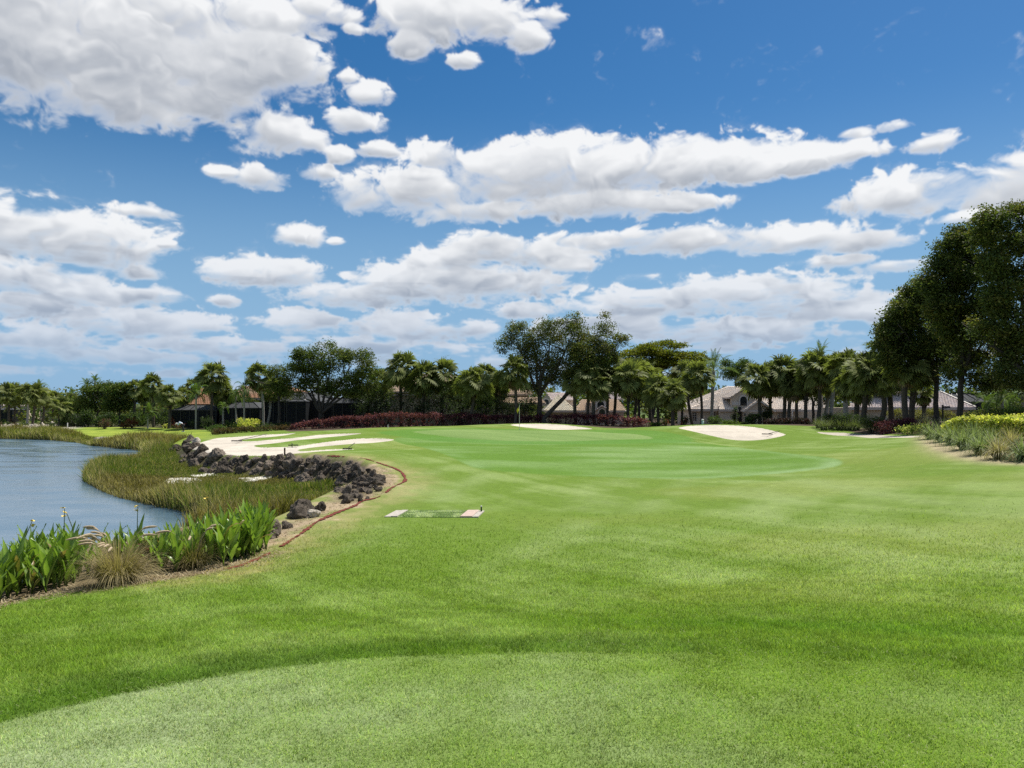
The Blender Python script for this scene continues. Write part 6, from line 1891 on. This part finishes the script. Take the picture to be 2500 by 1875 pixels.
worn = (vnoise(xx * 4, yy * 4, 77) > .52) | (rng.random(n) < .3)
colr = np.where(worn[:, None], np.array([.60, .68, .44]), np.array([.27, .39, .15])) * rng.uniform(.6, 1.4, (n, 1))
o = mobj('turf', np_mesh('turf', V, np.arange(3 * n).reshape(n, 3), M_BLADE, np.clip(np.repeat(colr, 3, 0), 0, 1)), r); o['kind'] = 'stuff'

p = at(1175, 1251); r = empty('marker_stake', tuple(p)); tag(r, 'short dark green stake with pale cap beside the tee mat', 'stake')
MB().tube([(p[0], p[1], p[2] - .1), (p[0], p[1], p[2] + .155)], .022, 8).build('stake', M_GREENP, r)
MB().tube([(p[0], p[1], p[2] + .156), (p[0], p[1], p[2] + .185)], .024, 8).build('cap', M_WHITEP, r)
MB().tube([(p[0], p[1], p[2]), (p[0], p[1], p[2] + .018)], .06, 10).build('foot', M_GREENP, r)

# flagstick
p = foot(1268, 68); p[2] = gz(p[0], p[1]); zt = P(1268, 988, 68)[2]
r = empty('flagstick', tuple(p)); tag(r, 'slim flagstick with limp yellow flag at the back of the green', 'flagstick')
MB().tube([(p[0], p[1], p[2] - .1), (p[0], p[1], zt)], .022, 8).build('pole', M_STEEL, r)
mb = MB(); nu, nv = 7, 9; vs = []
for i in range(nu):
    for j in range(nv):
        s_, t_ = i / (nu - 1), j / (nv - 1)
        vs.append((p[0] - .02 - s_ * .20 + .03 * math.sin(t_ * 6 + s_ * 3), p[1] + .06 * math.sin(s_ * 8 + t_ * 2), zt - .08 - t_ * .40 - s_ * .34 + .0 * t_))
mb.add(vs, [(i*nv+j, i*nv+j+1, (i+1)*nv+j+1, (i+1)*nv+j) for i in range(nu-1) for j in range(nv-1)])
fl = mb.build('flag', M_YFLAG, r, smooth=True); md = fl.modifiers.new('thickness', 'SOLIDIFY'); md.thickness = .006
mb = MB(); k = 14
mb.add([(p[0] + .054 * math.cos(6.283*i/k), p[1] + .054 * math.sin(6.283*i/k), p[2] + .006) for i in range(k)], [tuple(range(k))]).build('cup', M_BLACKM, r)

# rakes
def rake(head, tail, label, hw=.3):
    h = np.array(head); t = np.array(tail); d = (t - h); d /= np.linalg.norm(d); s = np.array([d[1], -d[0], 0]); s /= np.linalg.norm(s)
    r = empty('bunker_rake', tuple(h)); tag(r, label, 'rake')
    MB().tube([h + np.array([0, 0, .06]), t], .022, 6).build('handle', M_RAKE, r)
    MB().bar(h - s * hw + np.array([0, 0, .07]), h + s * hw + np.array([0, 0, .07]), .07, .05).build('head', M_RAKE, r)
    mb = MB()
    for k in range(11):
        q = h + s * hw * (k / 5 - 1) * .95; mb.bar(q + np.array([0, 0, .06]), q + np.array([0, 0, -.03]) - d * .02, .016)
    mb.build('tines', M_RAKE, r)
up = lambda u, v, z=.03: at(u, v) + np.array([0, 0, z])
rake(up(1873, 1062.5), up(1904, 1053, .05), 'rake lying in the right bunker', .38)
rake(up(578, 1079), up(652, 1061, .06), 'rake with head in the sand at the left of the big bunker', .35)
rake(up(716, 1090.5), up(712, 1086, .1), 'rake head standing on the middle grass finger of the big bunker', .3)
rake(up(848, 1099), up(866, 1091.5, .25), 'rake on the lowest sand finger of the big bunker', .25)

def stake(u, v, vt, label, mat, rad, name='stake', D=None):
    p = at(u, v) if D is None else foot(u, D); zt = P(u, vt, p[1])[2]
    r = empty(name, tuple(p)); tag(r, label, 'stake')
    MB().bar((p[0], p[1], p[2] - .1), (p[0], p[1], zt - .03), rad * 2).build('post', mat, r)
    MB().bar((p[0], p[1], zt - .029), (p[0], p[1], zt), rad * 1.5).build('post_top', mat, r)
stake(695, 1113, 1093, 'short brown wooden post at the rim of the big left bunker', M_WOOD, .035)
stake(166, 1045, 1032, 'white boundary stake where the far lawn meets the stony bank', M_WHITEP, .045, D=103)
stake(206, 1038, 1026, 'grey boundary stake under the trees behind the far lawn', M_STEEL, .035, D=112)
stake(947, 1046, 1037, 'small white stake before the wine red hedge', M_WHITEP, .03)
p = foot(1715, 72); zt = P(1715, 1023, 72)[2]
r = empty('capped_post', tuple(p)); tag(r, 'small pale blue capped post behind the right bunker', 'post')
M_PBLUE = plain('pale blue plastic', (.46, .56, .58), .5, 20, .06)
MB().tube([(p[0], p[1], p[2] - .1), (p[0], p[1], zt - .14)], .11, 12).build('body', M_PBLUE, r, True)
MB().tube([(p[0], p[1], zt - .139), (p[0], p[1], zt - .06), (p[0], p[1], zt - .02), (p[0], p[1], zt)], [.125, .12, .09, .03], 12).build('cap', M_WHITEP, r, True)
MB().tube([(p[0] - .12, p[1], zt - .3), (p[0] - .16, p[1], zt - .3), (p[0] - .16, p[1], zt - .2)], .015, 6).build('handle', M_GREENP, r)
D = 63; p = foot(2301, D); r = empty('sign_post', tuple(p)); tag(r, 'dark post with a flat arm above the olive hedge', 'sign post')
zt = P(2301, 988, D)[2]
MB().box(p[0] - .05, p[0] + .05, p[1] - .05, p[1] + .05, p[2] - .1, zt).build('post', M_BLACKM, r)
MB().box(p[0] + .051, p[0] + .62, p[1] - .03, p[1] + .03, P(0, 996, D)[2], P(0, 992, D)[2]).build('arm', M_BLACKM, r)
MB().bar((p[0] + .05, p[1], P(0, 999, D)[2]), (p[0] + .3, p[1], P(0, 996, D)[2] - .01), .03).build('brace', M_BLACKM, r)

# red painted hazard line
pts = [(553,1391),(586,1382),(651,1356),(684,1339),(711,1319),(741,1301),(769,1277),(800,1261),(856,1239),(884,1225),(918,1217),(940,1208),(954,1194),(980,1180),(987,1169),(981,1155),(966,1145),(946,1138),(921,1130),(893,1121),(856,1117),(800,1113)]
ln = smooth_line(at_many(pts)[:, :2], 9)
V = []; F = []
cum2 = np.concatenate([[0], np.cumsum(np.linalg.norm(np.diff(ln, axis=0), axis=1))]); t = np.arange(0, cum2[-1], .07)
lx = np.interp(t, cum2, ln[:, 0]); ly = np.interp(t, cum2, ln[:, 1])
dx = np.gradient(lx); dy = np.gradient(ly); q = np.hypot(dx, dy); nx, ny = -dy / q, dx / q
wd = .042 * (.35 + 1.25 * vnoise(t * 1.3, t * 0, 15)) + .02 * rng.normal(size=len(t)); wob = .10 * (vnoise(t * .9, t * 0 + 4, 19) - .5)
keep = vnoise(t * .45, t * 0 + 8, 25) > .17
ax, ay = lx + nx * (wd + wob), ly + ny * (wd + wob); bx, by = lx - nx * (wd - wob), ly - ny * (wd - wob)
za = height(ax, ay) + .022; zb2 = height(bx, by) + .022
for i in range(len(t)): V += [(ax[i], ay[i], za[i]), (bx[i], by[i], zb2[i])]
for i in range(len(t) - 1):
    if keep[i]: F.append((2*i, 2*i+1, 2*i+3, 2*i+2))
mb = MB(); mb.add(V, F); o = mb.build('red_hazard_line', M_REDP); tag(o, kind='structure')

# ------------------------------------------------------------------ person bending over on the far lawn
p = foot(446, 90); s = 1.0
r = empty('person', tuple(p)); tag(r, 'person in pale blue shirt and dark trousers bending down on the far lawn', 'person')
def skin_obj(name, verts, edges, radii, mat, parent, root=0, sub=2):
    me = bpy.data.meshes.new(name); me.from_pydata(verts, edges, []); o = bpy.data.objects.new(name, me); link(o, parent); me.materials.append(mat)
    sk_ = o.modifiers.new('skin', 'SKIN'); sv = me.skin_vertices[0].data
    for i, q in enumerate(radii): sv[i].radius = (q, q) if not hasattr(q, '__len__') else q
    sv[root].use_root = True
    sb = o.modifiers.new('smooth', 'SUBSURF'); sb.levels = sub; sb.render_levels = sub
    for f in me.polygons: f.use_smooth = True
    return o
M_SKIN = plain('skin', (.42, .25, .17), .6, 20, .06)
M_SHIRT = plain('pale blue shirt', (.52, .60, .70), .9, 14, .06)
M_TROUS = plain('dark trousers', (.035, .035, .045), .9, 14, .15)
M_HATP = plain('white cap', (.70, .68, .64), .8, 14, .05)
# facing left (-x): hips at 0.86 m, back bowed, arms hanging towards the ground
bv = [(0.06,0,.86),(-.12,0,1.0),(-.32,0,1.05),(-.46,0,.98),(-.56,0,.93),(-.68,0,.86),
      (.05,.10,.82),(-.02,.14,.48),(.06,.15,.09),(-.10,.15,.04),
      (.05,-.10,.82),(.16,-.14,.47),(.28,-.15,.09),(.13,-.15,.04),
      (-.40,.17,.97),(-.47,.20,.70),(-.52,.18,.46),(-.54,.17,.37),
      (-.40,-.17,.97),(-.45,-.20,.70),(-.55,-.18,.47),(-.58,-.17,.38)]
be = [(0,1),(1,2),(2,3),(3,4),(4,5),(0,6),(6,7),(7,8),(8,9),(0,10),(10,11),(11,12),(12,13),(3,14),(14,15),(15,16),(16,17),(3,18),(18,19),(19,20),(20,21)]
br = [(.15,.12),(.14,.12),(.16,.13),(.12,.11),.058,.095,.09,.062,.042,.032,.09,.062,.042,.032,.058,.042,.03,.028,.058,.042,.03,.028]
for base, sx in ((17, 1), (21, -1)):
    hx, hy, hz = bv[base]
    for k in range(5):
        a_ = (k - 2) * .016
        i1 = len(bv); bv.append((hx - .01 + a_ * .5, hy + a_ * sx, hz - (.055 if k not in (0,) else .03))); bv.append((hx - .03 + a_ * .3, hy + a_ * sx * 1.1, hz - (.095 if k not in (0, 4) else .07)))
        be += [(base, i1), (i1, i1 + 1)]; br += [.0095, .008]
body = skin_obj('body', bv, be, br, M_SKIN, r)
sh_v = [(.02,0,.90),(-.12,0,1.0),(-.32,0,1.06),(-.45,0,.99),(-.40,.17,.97),(-.45,.195,.78),(-.40,-.17,.97),(-.43,-.195,.78)]
skin_obj('shirt', sh_v, [(0,1),(1,2),(2,3),(3,4),(4,5),(3,6),(6,7)], [(.175,.145),(.165,.14),(.185,.155),(.13,.125),.085,.075,.085,.075], M_SHIRT, r)
tr_v = [(.07,0,.85),(.05,.10,.82),(-.02,.14,.48),(.06,.15,.13),(.05,-.10,.82),(.16,-.14,.47),(.28,-.15,.13)]
skin_obj('trousers', tr_v, [(0,1),(1,2),(2,3),(0,4),(4,5),(5,6)], [(.165,.14),.115,.083,.07,.115,.083,.07], M_TROUS, r)
mb = MB(); mb.tube([(-.60,0,.94),(-.66,0,.97),(-.74,0,.95),(-.79,0,.87)], [.09,.108,.10,.04], 12); mb.box(-.90,-.78,-.07,.07,.82,.84)
mobj('cap', mb.mesh('cap', M_HATP, smooth=True), r)
mb = MB()
for yy_ in (-.10, .10): mb.tube([(-.66, yy_, .85), (-.70, yy_ * 1.05, .83)], [.022, .015], 6)
mb.tube([(-.765,0,.80),(-.80,0,.785)], [.02,.012], 6)
mobj('face', mb.mesh('face', M_SKIN, smooth=True), r)
sho = MB(); sho.box(-.14,.10,.10,.20,0,.085).box(.09,.33,-.20,-.10,0,.085)
mobj('shoes', sho.mesh('shoes', M_WHITEP), r)

# ------------------------------------------------------------------ turf blades near the camera
NB = 640000
az = rng.uniform(R(-45.8), R(45.8), NB); rr_ = np.exp(rng.uniform(math.log(3.0), math.log(21), NB))
x = rr_ * np.sin(az); y = rr_ * np.cos(az)
ia = np.clip(((np.degrees(az) + 46) / .085).astype(int), 0, len(azf) - 1); ir = np.clip(np.searchsorted(RR, rr_), 1, nR - 1)
ok = (sd_bank[ir, ia] < -.02) & (sd_straw[ir, ia] < .1) & (sd_lake[ir, ia] < -1) & (sd_bed[ir, ia] < 0)
ok &= ~((x > x0 - .05) & (x < x1 + .2) & (y > y0 - .1) & (y < y1 + .1))
ok &= rng.random(NB) > .92 * sstep(11.5, 21, rr_)
x, y, rr_, ia, ir = x[ok], y[ok], rr_[ok], ia[ok], ir[ok]; n = len(x)
w_ = (rr_ - RR[ir - 1]) / (RR[ir] - RR[ir - 1])
z = GZ[ir - 1, ia] * (1 - w_) + GZ[ir, ia] * w_ - .002
col = GCOL[ir, ia]
onT = sd_tee[ir, ia] > 0
hgt = np.where(onT, .017, .026) * rng.uniform(.6, 1.35, n) * (1 + .055 * (rr_ - 3)) * (.55 + .9 * fbm((x * 7).astype(np.float32), (y * 7).astype(np.float32), 3, 611)); wid = (.0026 + .00055 * rr_) * rng.uniform(.7, 1.2, n)
a = rng.uniform(0, 2 * np.pi, n); s = np.stack([np.cos(a), np.sin(a), np.zeros(n)], 1) * (wid / 2)[:, None]
ln_ = rng.normal(0, .55, (n, 2)) * hgt[:, None]
c0 = np.stack([x, y, z], 1); tp = c0 + np.stack([ln_[:, 0], ln_[:, 1], hgt], 1)
V = np.stack([c0 - s, c0 + s, tp], 1).reshape(-1, 3)
tint = rng.uniform(.62, 1.5, (n, 1)) * (.62 + .76 * fbm((x * 4.5).astype(np.float32), (y * 4.5).astype(np.float32), 4, 631))[:, None]; yel = (rng.random((n, 1)) < .10)
cb = col * 1.75 * tint; cb = np.where(yel, cb * np.array([1.5, 1.25, 1.35]), cb)
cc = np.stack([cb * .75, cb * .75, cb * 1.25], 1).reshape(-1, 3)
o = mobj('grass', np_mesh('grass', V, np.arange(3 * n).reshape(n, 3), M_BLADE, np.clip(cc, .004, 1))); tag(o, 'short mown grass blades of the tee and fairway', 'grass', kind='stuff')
# dry clippings lying on the turf
n = 5000; rr2 = np.exp(rng.uniform(math.log(3.0), math.log(11), n)); az2_ = rng.uniform(R(-37), R(37), n); x = rr2 * np.sin(az2_); y = rr2 * np.cos(az2_)
ok = (sdist(x, y, BANK) < -.1) & (fbm((x * .9).astype(np.float32), (y * .9).astype(np.float32), 3, 651) > .47); x, y = x[ok], y[ok]; n = len(x)
z = height(x, y) + rng.uniform(.014, .03, n); a = rng.uniform(0, np.pi, n); l = rng.uniform(.005, .014, n)
d = np.stack([np.cos(a), np.sin(a), rng.normal(0, .25, n)], 1) * l[:, None]; s = np.stack([-np.sin(a), np.cos(a), np.zeros(n)], 1) * .0013; c = np.stack([x, y, z], 1)
V = np.stack([c - d - s, c - d + s, c + d + s, c + d - s], 1).reshape(-1, 3)
o = mobj('grass_clippings', np_mesh('grass_clippings', V, np.arange(4 * n).reshape(n, 4), M_REED, np.repeat(np.array([[.34, .36, .17]]) * rng.uniform(.6, 1.2, (n, 1)), 4, 0))); tag(o, 'dry pale clippings lying on the tee turf', 'grass clippings', kind='stuff')
